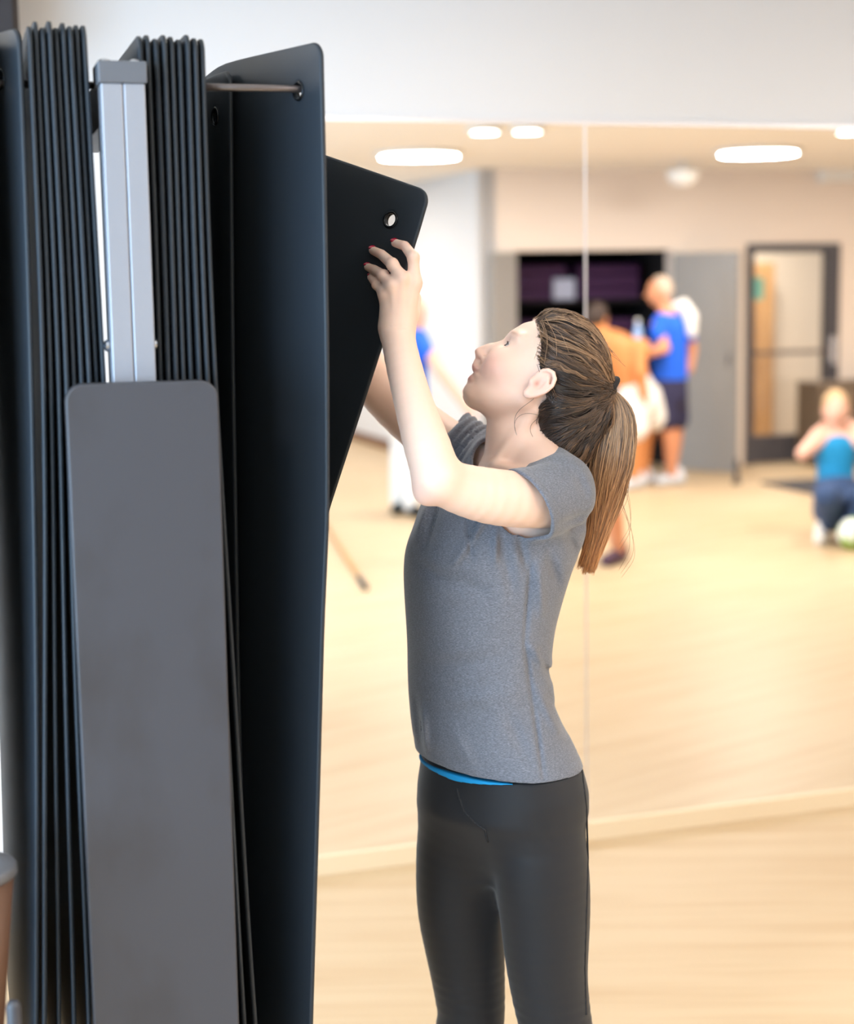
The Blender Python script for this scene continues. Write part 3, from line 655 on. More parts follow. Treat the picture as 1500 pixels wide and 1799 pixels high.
def tilt_held(s, tt): return np.radians(17.5) * np.exp(-(tt / 0.55) ** 3) * (1 / (1 + np.exp((s - 0.40) / 0.05)))
HELD_EDGE = [(757, 336, 2.588), (736, 410, 2.588), (640, 705, 2.575), (573, 910, 2.60), (535, 1060, 2.62), (515, 1300, 2.63), (508, 1650, 2.63), (508, 1900, 2.63)]
build_mat('black foam mat pulled off the rack by the woman, corner eyelet empty', edge_mat(HELD_EDGE, bend_held, tilt_held), None)

#%%LEFTTHINGS
bp_ = P(-58, 1524, 2.12); b0 = np.array([bp_[0], bp_[1], 0]); hz = bp_[2]
t = thing('waste_bin', 'tapered brown bin with bluish grey rim on a slim stand beside the mats', 'bin', b0)
v, f = lathe_vf(b0, [(0.012, hz - 0.30), (0.028, hz - 0.29), (0.058, hz - 0.012)], 32); mesh_obj('body', v, f, M['wood'], t, True)
v, f = lathe_vf(b0, [(0.059, hz - 0.014), (0.0625, hz - 0.011), (0.0625, hz - 0.002), (0.060, hz + 0.002), (0.04, hz + 0.003)], 32); mesh_obj('rim', v, f, M['alu_dark'], t, True)
v, f = lathe_vf(b0, [(0.011, 0.012), (0.011, hz - 0.295)], 16); mesh_obj('stem', v, f, M['plate'], t, True)
v, f = lathe_vf(b0, [(0.10, 0.0), (0.10, 0.010), (0.03, 0.02)], 24); mesh_obj('foot', v, f, M['plate'], t, True)
pp = P(23, 1757, 2.10); b1 = np.array([pp[0], pp[1], 0]); hz = pp[2]
t = thing('stand_post', 'short dark grey round-topped post between bin and mats', 'post', b1)
v, f = lathe_vf(b1, [(0.0095, 0.02), (0.0095, hz - 0.008), (0.007, hz - 0.002), (0.003, hz)], 20); mesh_obj('upright', v, f, M['plate'], t, True)
v, f = lathe_vf(b1, [(0.03, 0.0), (0.03, 0.012), (0.012, 0.022)], 20); mesh_obj('foot', v, f, M['plate'], t, True)
sa = wall_a(10, 30); sz = seen_plane(10, 30, 0)[1]
t = thing('wall_speaker', 'dark brown loudspeaker mounted high on the wall above the mats', 'speaker', ROOM(sa, 0.1, sz))
r1 = wall_a(33, 30)
room_box('cabinet', r1 - 0.22, r1 - 0.02, 0.06, 0.24, sz - 0.14, sz + 0.22, M['dark'], t, 0.02); room_box('grille', r1 - 0.205, r1 - 0.035, 0.24, 0.248, sz - 0.085, sz + 0.205, M['rubber'], t, 0.003)
room_box('bracket', r1 - 0.14, r1 - 0.10, 0.0, 0.06, sz + 0.02, sz + 0.10, M['alu_dark'], t)
#%%WOMAN
def PY(u, v, y):
    r = ray(u, v); return cC + r * (y / r[1])
def pm(n, p): return n * ((np.asarray(p) - cC) @ cF) / FPX            # n pixels at a point, in metres
Y0 = 2.74
foot = np.array([0.16, Y0 - 0.02, 0.0])
woman = thing('person', 'woman in grey t-shirt and black leggings reaching up to hold a black mat', 'person', foot)
def trow(v, l, r, W_, yaw, dy=0.0):
    c = PY((l + r) / 2, v, Y0 + dy); s = pm((r - l) / 2, c); yw = math.radians(yaw)
    D_ = math.sqrt(max(s * s - (W_ * math.sin(yw)) ** 2, 0.005)) / math.cos(yw)
    return [c, W_, D_, yw]
TROWS = [trow(850, 770, 1010, .150, 26), trow(885, 742, 1024, .150, 27), trow(925, 728, 1024, .150, 28), trow(960, 716, 1016, .150, 28), trow(1000, 713, 1000, .146, 30), trow(1050, 714, 983, .140, 32), trow(1100, 716, 970, .136, 34),
         trow(1160, 719, 961, .134, 37), trow(1220, 722, 966, .138, 39), trow(1280, 726, 990, .146, 41), trow(1330, 733, 1014, .158, 43), trow(1385, 738, 1026, .164, 44)]
def shrink(rows, e): return [[r[0], r[1] - e, r[2] - e, r[3]] for r in rows]
SN = PY(982, 874, 2.615); SF = PY(838, 815, 2.89); EN = P(768, 840, 2.475); WN = P(697, 578, 2.54)
UA = [SN, P(918, 879, 2.575), P(858, 872, 2.535), P(802, 858, 2.50), EN]; UAr = [.048, .0440, .0435, .0380, .0350]
FA = [EN, P(753, 792, 2.485), P(725, 705, 2.51), P(704, 622, 2.53), WN]; FAr = [.0355, .0365, .0290, .0268, .0250]
FAR = [SF, PY(760, 768, 2.92), PY(697, 714, 2.94), PY(640, 650, 2.94), PY(612, 600, 2.92)]; FARr = [.048, .046, .0445, .042, .037]
# head frame: looking up and to the picture's left
HA = math.radians(40); HO = PY(935, 635, Y0); hF = -cR * math.cos(HA) + cU * math.sin(HA); hU = cR * math.sin(HA) + cU * math.cos(HA); hL = -cF
def Hd(x, y, z): return HO + x * hF + y * hL + z * hU
HAX = np.array([hF, hL, hU])
def hloc(p): return (p - HO) @ HAX.T
body = Field()
body.stack(shrink(TROWS[:7], .010), .02)
body.cone(SN + np.array([-.02, 0.03, 0]), SF + np.array([.02, -.02, 0]), .047, .047, .03)
body.chain(*dense(UA, UAr), .02).chain(*dense(FA, FAr), .012)
body.ell(P(747, 866, 2.482), (.015, .017, .017), None, .018)
body.chain(*dense(FAR, FARr), .02)
body.chain([FAR[-1], PY(630, 520, 2.82), PY(630, 448, 2.735)], [.037, .030, .023], .015)
# neck
body.chain([PY(920, 712, Y0), PY(904, 760, Y0), PY(897, 800, Y0), PY(893, 845, Y0)], [.049, .0475, .0445, .060], .02)
body.cone(PY(938, 722, Y0 - .047), PY(870, 812, Y0 - .042), .0085, .0065, .010)
body.cone(PY(925, 775, Y0 + .01), PY(975, 845, Y0 - .10), .04, .035, .03)
body.cone(PY(865, 818, Y0 - .035), PY(945, 835, Y0 - .12), .007, .006, .012)     # collar bone
# head
E_ = lambda c, r, k=.01, op='u': body.ell(Hd(*c), r, HAX, k, op)
K_ = lambda a, b, ra, rb, k=.01, op='u': body.cone(Hd(*a), Hd(*b), ra, rb, k, op)
E_((-.030, 0, .012), (.088, .071, .080), .02)
E_((.010, 0, -.045), (.054, .058, .066), .03)
E_((.013, 0, -.080), (.044, .042, .034), .016)
E_((.041, 0, -.1055), (.0155, .017, .0125), .016)
for s in (1, -1):
    K_((-.026, s * .050, -.062), (.033, s * .014, -.106), .014, .011, .025)
    E_((.033, s * .036, -.044), (.026, .021, .024), .02)
    K_((.053, s * .008, .011), (.040, s * .044, .012), .0075, .006, .014)
    E_((.060, s * .031, -.0070), (.0145, .0155, .0095), .010, 's')
    E_((.0375, s * .031, -.0078), (.0145, .0145, .0145), .004)
    E_((.0525, s * .0325, -.0085), (.0085, .0120, .0040), .002, 's')
    E_((.0675, s * .0100, -.0505), (.0080, .0055, .0060), .008)
K_((.0570, 0, .004), (.0685, 0, -.028), .0065, .0075, .012)
K_((.0685, 0, -.028), (.0785, 0, -.0455), .0075, .0085, .006)
E_((.0795, 0, -.0478), (.0088, .0088, .0075), .005)
K_((.0715, 0, -.0545), (.0700, 0, -.0640), .0045, .0050, .008)
E_((.0625, 0, -.0700), (.0115, .0200, .0062), .006)
E_((.0560, 0, -.0885), (.0115, .0185, .0068), .006)
E_((.0730, 0, -.0792), (.0200, .0195, .0034), .002, 's')
for s in (1, -1):
    E_((.0735, s * .0066, -.0558), (.0050, .0034, .0034), .002, 's')
# ears
for s in (1, -1):
    E_((-.034, s * .0765, -.027), (.0175, .0085, .0285), .005)
    hx = [(-.0205, .0715, -.020), (-.0225, .0745, -.010), (-.029, .0775, -.0035), (-.038, .0795, -.002), (-.0465, .0805, -.008), (-.0505, .0805, -.019), (-.0485, .079, -.033), (-.0410, .0755, -.046), (-.034, .0735, -.053)]
    hx = [Hd(a, s * (b + .007), c) for a, b, c in hx]; body.chain(hx, [.0028, .0032, .0036, .0038, .0038, .0036, .0034, .0034, .004], .002)
    E_((-.028, s * .0790, -.053), (.0085, .0048, .0085), .005)
    E_((-.0320, s * .0885, -.030), (.0095, .0075, .0125), .003, 's')
    ah = [Hd(a, s * (b + .007), c) for a, b, c in ((-.037, .0765, -.012), (-.0425, .0775, -.022), (-.0415, .077, -.034), (-.035, .0745, -.043))]; body.chain(ah, [.0026, .003, .003, .0028], .003)
    E_((-.0195, s * .0790, -.033), (.0040, .0042, .0055), .004)
# near hand (left), wrapped round the mat's edge
HAND = {'index': [(728, 497, 2.527), (726, 452, 2.520), (711, 432, 2.541), (694, 427, 2.5635)],
        'middle': [(706, 490, 2.517), (689, 464, 2.522), (670, 447, 2.556), (655, 440, 2.586)],
        'ring': [(689, 502, 2.519), (673, 484, 2.533), (658, 474, 2.563), (646, 469, 2.587)],
        'little': [(677, 516, 2.530), (662, 500, 2.547), (655, 491, 2.566), (651, 487, 2.580)]}
FR = {'index': (.0100, .0088, .0076, .0066), 'middle': (.0100, .0090, .0078, .0068), 'ring': (.0095, .0085, .0074, .0064), 'little': (.0088, .0076, .0066, .0057)}
MB = {'index': (713, 563, 2.539), 'middle': (704, 563, 2.535), 'ring': (694, 564, 2.536), 'little': (685, 566, 2.541)}
for k_, j in HAND.items():
    pts = [P(*q) for q in j]; body.chain(pts, FR[k_], .0035)
    body.cone(P(*MB[k_]), pts[0], .0150, .0102, .011)
    body.ell(pts[0] + (-cF) * .0035, (.0098, .0098, .0098), None, .005); body.ell(pts[1] - cF * .001, (FR[k_][1] + .0007,) * 3, None, .004)
    body.cone(P(*MB[k_]) - cF * .0115, pts[0] - cF * .0085, .0032, .0030, .005)
body.chain([WN, P(698, 560, 2.541)], [.0250, .0215], .014); body.add(lambda p: np.sqrt((((p - P(697, 574, 2.51)) @ np.array([cR, cU, cF]).T / np.array([.04, .0012, .006])) ** 2).sum(1)) * .0012 - .0012, P(697, 574, 2.51), .04, .002, 's')
body.chain([P(719, 552, 2.548), P(726, 525, 2.575), P(716, 500, 2.598), P(704, 486, 2.612)], [.016, .0125, .0100, .0085], .008)
# far hand flat against the back of the mat
HF = PY(630, 448, 2.735)
body.cone(HF, PY(628, 418, 2.722), .024, .022, .015)
for (u, v, y) in ((598, 378, 2.712), (612, 370, 2.704), (627, 374, 2.696), (641, 388, 2.688)):
    m_ = PY((u + 628) / 2 + 2, (v + 405) / 2 - 6, 2.715); body.chain([PY(628, 418, 2.722), m_, PY(u, v, y)], [.014, .0095, .0075], .006)
body.chain([PY(632, 435, 2.73), PY(655, 440, 2.71), PY(664, 425, 2.69)], [.014, .011, .009], .008)
# midline profile read from the photograph, used to shift the face outline
PROF = [(939, 563), (920, 567), (907, 575), (896, 582), (890, 588.5), (884.5, 596), (874.5, 600), (859, 602.5), (845, 607.5), (835.5, 613), (833, 618.5), (836.5, 626), (832.5, 632), (831, 637.5), (828, 643), (830, 649), (834, 656), (827, 659.5), (821.5, 665), (821.5, 671), (815, 681), (811.5, 689.5), (815, 698)]
pl_ = np.array([hloc(PY(u, v, Y0)) for u, v in PROF]); pz = pl_[:, 2][::-1]; px_ = pl_[:, 0][::-1]
o_ = np.argsort(pz); pz = pz[o_]; px_ = px_[o_]
zz = np.linspace(pz[0], pz[-1], 90); xt = np.interp(zz, pz, px_); xs_ = np.empty_like(zz)
xx = np.linspace(.02, .105, 340)
for i, z in enumerate(zz):
    q = HO + np.outer(xx, hF) + z * hU; d = body.ev(q); ins = np.where(d < 0)[0]; xs_[i] = xx[ins[-1]] if len(ins) else xt[i]
dlt = np.clip(xt - xs_, -.012, .012); dlt = np.convolve(np.pad(dlt, 1, mode='edge'), [.25, .5, .25], 'valid')
print('profile shift mm', np.round(dlt[::6] * 1000, 1))
_ev0 = body.ev
def warped(p, act=None):
    if act is not None and ((p[0] + p[-1]) / 2 - HO) @ ((p[0] + p[-1]) / 2 - HO) > .04: return _ev0(p, act)
    q = hloc(p); w = np.exp(-(q[:, 1] / .022) ** 2) * np.clip((q[:, 0] - .015) / .02, 0, 1); dl = np.interp(q[:, 2], zz, dlt, left=0, right=0) * w
    near = (np.abs(q[:, 1]) < .06) & (q[:, 0] > .0) & (q[:, 0] < .13)
    return _ev0(p - np.where(near, dl, 0)[:, None] * hF, act)
body.ev = warped
SK = np.array(srgb(236, 199, 178)[:3]); SK2 = np.array(srgb(226, 164, 150)[:3]); LIP = np.array(srgb(196, 116, 112)[:3]); BR = np.array(srgb(158, 116, 92)[:3])
def skin_col(v):
    q = hloc(v); c = np.tile(SK, (len(v), 1)); g = lambda x, y, z, r: np.exp(-(((q[:, 0] - x) / r[0]) ** 2 + ((np.abs(q[:, 1]) - y) / r[1]) ** 2 + ((q[:, 2] - z) / r[2]) ** 2))
    def mixc(w, col): nonlocal c; c = c * (1 - w[:, None]) + w[:, None] * col
    mixc(.55 * g(.045, .045, -.052, (.035, .03, .024)), SK2); mixc(.5 * g(.08, .0, -.05, (.012, .012, .01)), SK2)
    mixc(.85 * np.clip(1.6 * g(.066, 0, -.0715, (.014, .017, .0050)), 0, 1), LIP); mixc(.85 * np.clip(1.6 * g(.062, 0, -.0885, (.014, .016, .0055)), 0, 1), LIP)
    mixc(np.clip(1.5 * g(.058, 0, -.0790, (.012, .017, .0024)), 0, 1), np.array(srgb(112, 48, 46)[:3]))
    mixc(.65 * g(.050, .030, .0125, (.016, .018, .0028)), BR)
    mixc(.9 * g(-.029, .079, -.032, (.0045, .006, .006)), np.array(srgb(150, 80, 66)[:3]))  # shade of the ear canal put into the skin colour
    for k_, j in HAND.items():
        for i in (0, 1, 2):
            pt = P(*j[i]); w = .35 * np.exp(-(((v - pt) ** 2).sum(1)) / (.010 ** 2)); mixc(w, SK2)
    mixc(.45 * g(-.036, .080, -.030, (.022, .014, .030)), SK2)
    w = .35 * np.exp(-(((v - P(745, 862, 2.475)) ** 2).sum(1)) / (.03 ** 2)); mixc(w, SK2)
    return c
lo_b = PY(600, 1395, 3.05); 
bd = field_obj('body', body, .0024, M['skin'], woman, colfn=skin_col)
print('body verts', len(bd.data.vertices))
# eyes
for s in (1, -1):
    c = Hd(.0375, s * .031, -.0078); v, f = ball_vf(c, .0130, 20); e_ = mesh_obj('eye', v, f, M['eye'], woman, True)
    ci = Hd(.0375, s * .031, -.0078) + .0098 * nrm(hF + .05 * hU); v, f = ball_vf(ci, (.0042, .0056, .0056), 14, HAX); mesh_obj('iris', v, f, M['iris'], e_, True)
    for up_ in (1, -1):
        ls = []; n_ = 13
        for i in range(n_):
            a = (i - 6) / 6; y = s * (.031 + a * .0105); x = .0375 + math.sqrt(max(.0147 ** 2 - (a * .0105) ** 2 - .003 ** 2, 0)); ls.append(Hd(x, y, -.0085 + up_ * (.0040 * (1 - a * a))))
        v, f = tube_vf(ls, [.0003] + [.0010 if up_ > 0 else .0006] * (n_ - 2) + [.0003], 5); mesh_obj('eyelash', v, f, M['lash'], woman)
# nails
for k_, j in HAND.items():
    tip = P(*j[3]); dip = P(*j[2]); ax = nrm(tip - dip); out = -cF * .75 + cU * .66; out = nrm(out - ax * (out @ ax)); sd = np.cross(ax, out); r_ = FR[k_][3]
    v, f = ball_vf(tip + ax * r_ * .25 + out * r_ * .72, (r_ * 1.15, r_ * .85, r_ * .42), 14, np.array([ax, sd, out])); mesh_obj('fingernail', v, f, M['nail'], woman, True)

# ---- shirt
hem_n = PY(870, 1369, Y0 - .125); hem_r = PY(1022, 1336, Y0 - .01); hem_l = PY(722, 1318, Y0 + .02)
hn = np.cross(hem_r - hem_n, hem_l - hem_n); hn = nrm(hn if hn[2] > 0 else -hn)
armd = nrm(UA[1] - SN); cuff_c = P(948, 882, 2.592)
cuff_n = nrm(armd * .86 + (-cU) * .36 + (-cF) * .05)
farc = PY(786, 782, 2.905); fard = nrm(FAR[2] - SF)
FOLDS = [((850, 905), (795, 990), 9, -.0045), ((772, 880), (748, 975), 9, .004), ((752, 885), (728, 960), 8, -.003), ((838, 912), (812, 965), 7, .003),
         ((932, 985), (922, 1130), 5, .0026), ((922, 1130), (936, 1230), 5, .0026), ((936, 1230), (954, 1362), 5, .0026),
         ((945, 990), (952, 1080), 12, -.004), ((965, 975), (985, 1040), 12, .004), ((1000, 945), (1020, 985), 10, .003), ((935, 1140), (968, 1185), 10, -.005), ((950, 1150), (975, 1215), 8, .004), ((945, 1215), (985, 1290), 12, -.004), ((962, 1235), (1005, 1310), 9, .004),
         ((880, 945), (900, 1040), 14, .003), ((985, 905), (1030, 900), 10, .0025), ((1000, 930), (1036, 935), 9, .003), ((728, 1250), (738, 1345), 8, .005), ((742, 1270), (748, 1345), 9, -.004), ((1008, 830), (1030, 870), 12, .002), ((790, 1010), (860, 1040), 16, .002), ((735, 1000), (800, 1030), 16, .0022), ((760, 1180), (880, 1150), 20, .0018), ((770, 1240), (900, 1215), 18, -.0018), ((820, 900), (828, 980), 6, .0028), ((870, 930), (868, 985), 8, -.003), ((910, 940), (925, 1000), 9, .0035), ((890, 1250), (925, 1330), 14, .002), ((800, 1290), (830, 1350), 14, -.0018)]
FS = []
for (a, b, w_, am) in FOLDS:
    pa, pb = PY(*a, Y0 - .12), PY(*b, Y0 - .12); FS.append((pa[[0, 2]], pb[[0, 2]], pm(w_, pa), am))
torso_f = Field(); torso_f.stack(TROWS, .03)
torso_f.cone(SN + np.array([-.03, 0.03, -.005]), SF + np.array([.02, -.02, .0]), .055, .054, .04)
torso_f.cone(PY(945, 815, Y0), PY(988, 852, Y0 - .09), .045, .05, .03)
torso_f.cone(PY(885, 815, Y0 + .03), SF, .045, .05, .03)
cuff_c = P(926, 888, 2.580); cuff_n = nrm(-cR * .80 - cU * .56 - cF * .42); sl_end = cuff_c + armd * .055 - cU * .006
near_s = Field(); near_s.cone(SN + cU * .001, sl_end, .0575, .0625, .02)
far_s = Field(); far_e = farc + fard * .05; far_s.cone(SF, far_e, .064, .067, .02)
def smin(a, b, k): h = np.maximum(k - np.abs(a - b), 0) / k; return np.minimum(a, b) - h * h * k * .25
def shirt_ev(p, act=None):
    dT = torso_f.ev(p); dN = near_s.ev(p); dFs = far_s.ev(p); pn = (p - cuff_c) @ cuff_n; pf = (p - farc) @ fard
    fo = folds(p)
    inner = smin(smin(dT, dN, .03), dFs, .03) + fo + .0070
    outer = smin(smin(dT, np.maximum(dN, pn), .02), np.maximum(dFs, pf), .02) + fo
    # stitched band at the cuff and the hem
    hm = (p - hem_n) @ hn; outer = outer + .0009 * np.exp(-((hm - .020) / .0022) ** 2) + .0009 * np.exp(-((pn + .016) / .002) ** 2) * (dN < .02)
    out = np.maximum(outer, -inner); out = np.maximum(out, -hm)
    q = (p - PY(876, 792, Y0 - .028)) / np.array([.062, .100, .070]); return np.maximum(out, -(np.sqrt((q ** 2).sum(1)) - 1) * .06)
shirt = Field(); shirt.pr = torso_f.pr + near_s.pr + far_s.pr; shirt.ev = shirt_ev
def folds(p):
    xz = p[:, [0, 2]]; nearm = 1 / (1 + np.exp((p[:, 1] - (Y0 - .02)) / .01)); dd = np.zeros(len(p)); c0 = (p[0] + p[-1]) / 2; rb = np.abs(p[0] - p[-1]).max()
    for a, b, w_, am in FS:
        ba = b - a; t0 = np.clip((c0[[0, 2]] - a) @ ba / (ba @ ba), 0, 1)
        if len(p) > 5 and np.linalg.norm(c0[[0, 2]] - a - t0 * ba) > w_ * 3 + rb: continue
        t = np.clip((xz - a) @ ba / (ba @ ba), 0, 1); dist = np.sqrt(((xz - a - t[:, None] * ba) ** 2).sum(1)); dd += 2.5 * am * np.exp(-(dist / (.8 * w_)) ** 2) * nearm * np.sin(np.pi * np.clip(.12 + .76 * t, 0, 1))
    q = p - SF; al = q @ fard; rad_ = np.sqrt(np.maximum((q ** 2).sum(1) - al ** 2, 0)); wf = np.exp(-(al - .03) ** 2 / .05 ** 2) * np.exp(-(rad_ - .055) ** 2 / .03 ** 2)
    dd += wf * .0036 * np.sin(al * 2 * math.pi / .0135 + .6 * np.sin(rad_ * 60) + q[:, 1] * 25)
    dd += .0014 * np.sin(p[:, 2] * 31 + 2 * np.sin(p[:, 0] * 23)) * np.sin(p[:, 0] * 37 + p[:, 1] * 19)
    return dd
sh = field_obj('t_shirt', shirt, .0025, M['shirt'], woman, smooth_it=2)
# ---- leggings
leg = Field()
LROWS = [trow(1335, 744, 1016, .150, 44), trow(1380, 746, 1026, .156, 44), trow(1415, 748, 1028, .150, 44)]
LROWS = [[r[0], r[1], r[2] * g_, r[3]] for r, g_ in zip(LROWS, (.97, .97, .93))]
UROWS = [list(r) for r in LROWS]
for v_, W2, D2 in ((1455, .132, .090), (1500, .088, .066), (1535, .045, .040)): LROWS.append([PY(886, v_, Y0 - .004), W2, D2, math.radians(44)])
leg.stack(LROWS, .06)
def LP(u, v, dy, rp): p = PY(u, v, Y0 + dy); return p, pm(rp, p)
NL = [LP(944, 1405, -.04, 80), LP(944, 1470, -.055, 84), LP(953, 1540, -.055, 83), LP(957, 1600, -.05, 80), LP(959, 1660, -.05, 75), LP(962, 1720, -.05, 69), LP(975, 1799, -.05, 64)]
FL = [LP(820, 1402, .02, 76), LP(810, 1470, .04, 78), LP(806, 1540, .05, 76), LP(808, 1600, .055, 75), LP(816, 1660, .055, 70), LP(823, 1720, .055, 64), LP(830, 1799, .055, 57)]
for L_, ax_ in ((NL, .012), (FL, -.008)):
    k0 = L_[-1][0]; L_ += [(np.array([k0[0] + ax_, k0[1] - .005, .40]), .058), (np.array([k0[0] + ax_ * 1.5, k0[1] + .015, .30]), .056), (np.array([k0[0] + ax_ * 2, k0[1] + .02, .18]), .043), (np.array([k0[0] + ax_ * 2, k0[1] + .02, .09]), .036)]
    leg.chain(*dense([p for p, r in L_], [r for p, r in L_]), .05 if L_ is FL else .02)
def leg_post(d, p):
    w = np.exp(-((p[:, 2] - .46) / .05) ** 2); return d + .0006 * w * np.sin(p[:, 2] * 2 * math.pi / .018 + p[:, 0] * 20) * (p[:, 0] > .0)
leg.post = leg_post
lg = field_obj('leggings', leg, .004, M['leggings'], woman, smooth_it=2)
def hit(F_, u, v, d0=2.2, d1=3.2):
    r = ray(u, v); ds_ = np.linspace(d0, d1, 400); q = cC + ds_[:, None] * r; e = F_.ev(q); i = np.where(e < 0)[0]
    return q[i[0]] if len(i) else None
def seam(name, F_, pl, rad, m, parent):
    pts = []
    for (a, b) in zip(pl[:-1], pl[1:]):
        for t_ in np.linspace(0, 1, 14)[:-1]: pts.append(hit(F_, a[0] + (b[0] - a[0]) * t_, a[1] + (b[1] - a[1]) * t_))
    pts = [p + nrm(cC - p) * .0012 for p in pts if p is not None]; v, f = tube_vf(pts, rad, 6); return mesh_obj(name, v, f, m, parent, True)
seam('seam', leg, [(803, 1384), (806, 1400), (815, 1425), (832, 1444), (852, 1458), (857, 1480)], .0024, M['legging_seam'], lg)
seam('seam', leg, [(1022, 1352), (1030, 1420), (1033, 1500), (1030, 1600), (1027, 1700), (1030, 1790)], .0017, M['legging_seam'], lg)
# blue undershirt edge
us = Field(); us.stack([[r[0], r[1] + .0055, r[2] + .0055, r[3]] for r in UROWS], .01)
zb_ = PY(805, 1384, Y0 - .11)[2]
def us_post(d, p):
    zc = zb_ + .0022 + np.abs(p[:, 0] - PY(800, 1379, Y0 - .11)[0]) * .11
    return np.maximum(np.maximum(np.maximum(d, -(d + .004)), zc - p[:, 2]), p[:, 2] - zb_ - .06)
us.post = us_post
field_obj('undershirt', us, .0018, M['blue'], woman)
# shoes
for L_ in (NL, FL):
    a = L_[-1][0]; fd = nrm(np.array([-.72, -.69, 0])); s_ = Field(); s_.cone(a * [1, 1, 0] + [0, 0, .05] - fd * .02, a * [1, 1, 0] + [0, 0, .036] + fd * .13, .044, .036, .02); s_.cone(a * [1, 1, 0] + [0, 0, .06], a * [1, 1, 0] + [0, 0, .10], .045, .042, .02)
    def sp(d, p): return np.maximum(d, .012 - p[:, 2])
    s_.post = sp; so = field_obj('shoe', s_, .006, M['shoe'], woman)
    s2 = Field(); s2.cone(a * [1, 1, 0] + [0, 0, .014] - fd * .02, a * [1, 1, 0] + [0, 0, .014] + fd * .135, .047, .042, .02); s2.post = lambda d, p: np.maximum(np.maximum(d, .001 - p[:, 2]), p[:, 2] - .016); field_obj('sole', s2, .006, M['sole'], so)

# ---- hair
TP = PY(1062, 682, Y0 + .0)
hb_z = np.array([-.16, -.125, -.119, -.079, -.03, -.012, .0, .017, .055, .1]); hb_x = np.array([-.11, -.095, -.087, -.058, -.058, -.018, -.004, .003, .040, .066])
cap = Field(); C_ = lambda c, r, k=.02: cap.ell(Hd(*c), r, HAX, k)
C_((-.032, 0, .016), (.094, .079, .088))
cap.cone(PY(988, 718, Y0), PY(977, 766, Y0 + .003), .064, .053, .03)
cap.cone(PY(1000, 660, Y0), TP, .066, .012, .03)
cap.cone(PY(1005, 770, Y0 + .01), PY(1045, 735, Y0 + .005), .038, .022, .03)
def cap_post(d, p):
    q = hloc(p); bx = np.interp(q[:, 2], hb_z, hb_x); return np.maximum(d + .0085 * np.clip(1 - (bx - q[:, 0]) / .028, 0, 1) ** 1.5, (q[:, 0] - bx) * .75)
capd = cap.ev; cap.post = cap_post
HD_ = np.array(srgb(54, 42, 35)[:3]); HM = np.array(srgb(112, 83, 60)[:3]); HL_ = np.array(srgb(188, 150, 114)[:3]); HO_ = np.array(srgb(222, 158, 98)[:3])
hv, hq = mesh_field(cap, .003, smooth_it=1)
hair = mesh_obj('hair', hv, hq, M['hair'], woman, True, col=np.tile(HD_ * .7, (len(hv), 1)))
def strands(name, paths, rads, cols, parent, n=4):
    # paths (S, K, 3); rads (S, K); cols (S, K, 3)
    S_, K, _ = paths.shape; tan = np.gradient(paths, axis=1); tan /= np.linalg.norm(tan, axis=2, keepdims=True) + 1e-12
    ref = np.array([.23, .91, .34]); x = np.cross(tan, ref); x /= np.linalg.norm(x, axis=2, keepdims=True) + 1e-12; y = np.cross(tan, x)
    ang = 2 * math.pi * np.arange(n) / n; ring = paths[:, :, None] + rads[:, :, None, None] * (np.cos(ang)[None, None, :, None] * x[:, :, None] + np.sin(ang)[None, None, :, None] * y[:, :, None])
    V = ring.reshape(-1, 3); C3 = np.repeat(cols[:, :, None], n, 2).reshape(-1, 3); idx = np.arange(S_ * K * n).reshape(S_, K, n)
    q = np.stack([idx[:, :-1], np.roll(idx[:, :-1], -1, 2), np.roll(idx[:, 1:], -1, 2), idx[:, 1:]], -1).reshape(-1, 4)
    o = mesh_obj(name, V, q, M['hair'], parent, True, col=C3); o['kind'] = 'stuff'; return o
def thin(d, p):
    q = hloc(p); bx = np.interp(q[:, 2], hb_z, hb_x); return d + .0085 * np.clip(1 - (bx - q[:, 0]) / .028, 0, 1) ** 1.5
cap.post = thin
def lift(p, tgt):
    for _ in range(2):
        e = 5e-4; d = cap.ev(p); g = np.stack([cap.ev(p + e * np.eye(3)[i]) - d for i in range(3)], 1) / e; g /= np.linalg.norm(g, axis=1, keepdims=True) + 1e-9; p = p + g * (tgt - d)[:, None]
    return p, g
NS = 5200; _dv = np.abs(cap.ev(hv)); _qe = hloc(hv); _ed = np.interp(_qe[:, 2], hb_z, hb_x) - _qe[:, 0]; keepv = hv[(np.einsum('ij,ij->i', hv - TP, hv - TP) > .0006) & (_dv < .0035) & (_ed > .001)]
front = hv[(_dv < .006) & (_ed > -.001) & (_ed < .012)]; front = front[RNG.integers(0, len(front), 1100)] + hF * RNG.uniform(-.002, .005, 1100)[:, None]; root = np.concatenate([keepv[RNG.integers(0, len(keepv), NS - 1100)], front])
ql = hloc(root); edge = np.interp(ql[:, 2], hb_z, hb_x) - ql[:, 0]
KS = 16; pth = np.empty((NS, KS, 3)); tgt = RNG.uniform(.0003, .0045, NS) * np.r_[np.ones(NS - 1100), np.full(1100, .6)]; p, g = lift(root, tgt); pth[:, 0] = p
rem = np.linalg.norm(TP - p, axis=1); wob = RNG.normal(0, .35, (NS, 3)); ln = np.clip(RNG.uniform(.35, 1.0, NS), 0, 1)
for k in range(1, KS):
    to = TP - p; dist = np.linalg.norm(to, axis=1, keepdims=True); dr = to / (dist + 1e-9) + wob * .25 * math.cos(k * .5); dr -= g * (dr * g).sum(1, keepdims=True) * .9; dr /= np.linalg.norm(dr, axis=1, keepdims=True) + 1e-9
    p = p + dr * np.minimum(rem * ln / (KS - 1) * 1.15, dist[:, 0])[:, None]; p, g = lift(p, tgt); pth[:, k] = p
NG = 330; gi = RNG.permutation(NS)[:NG]; groot = root[gi]; near_g = np.empty(NS, int)
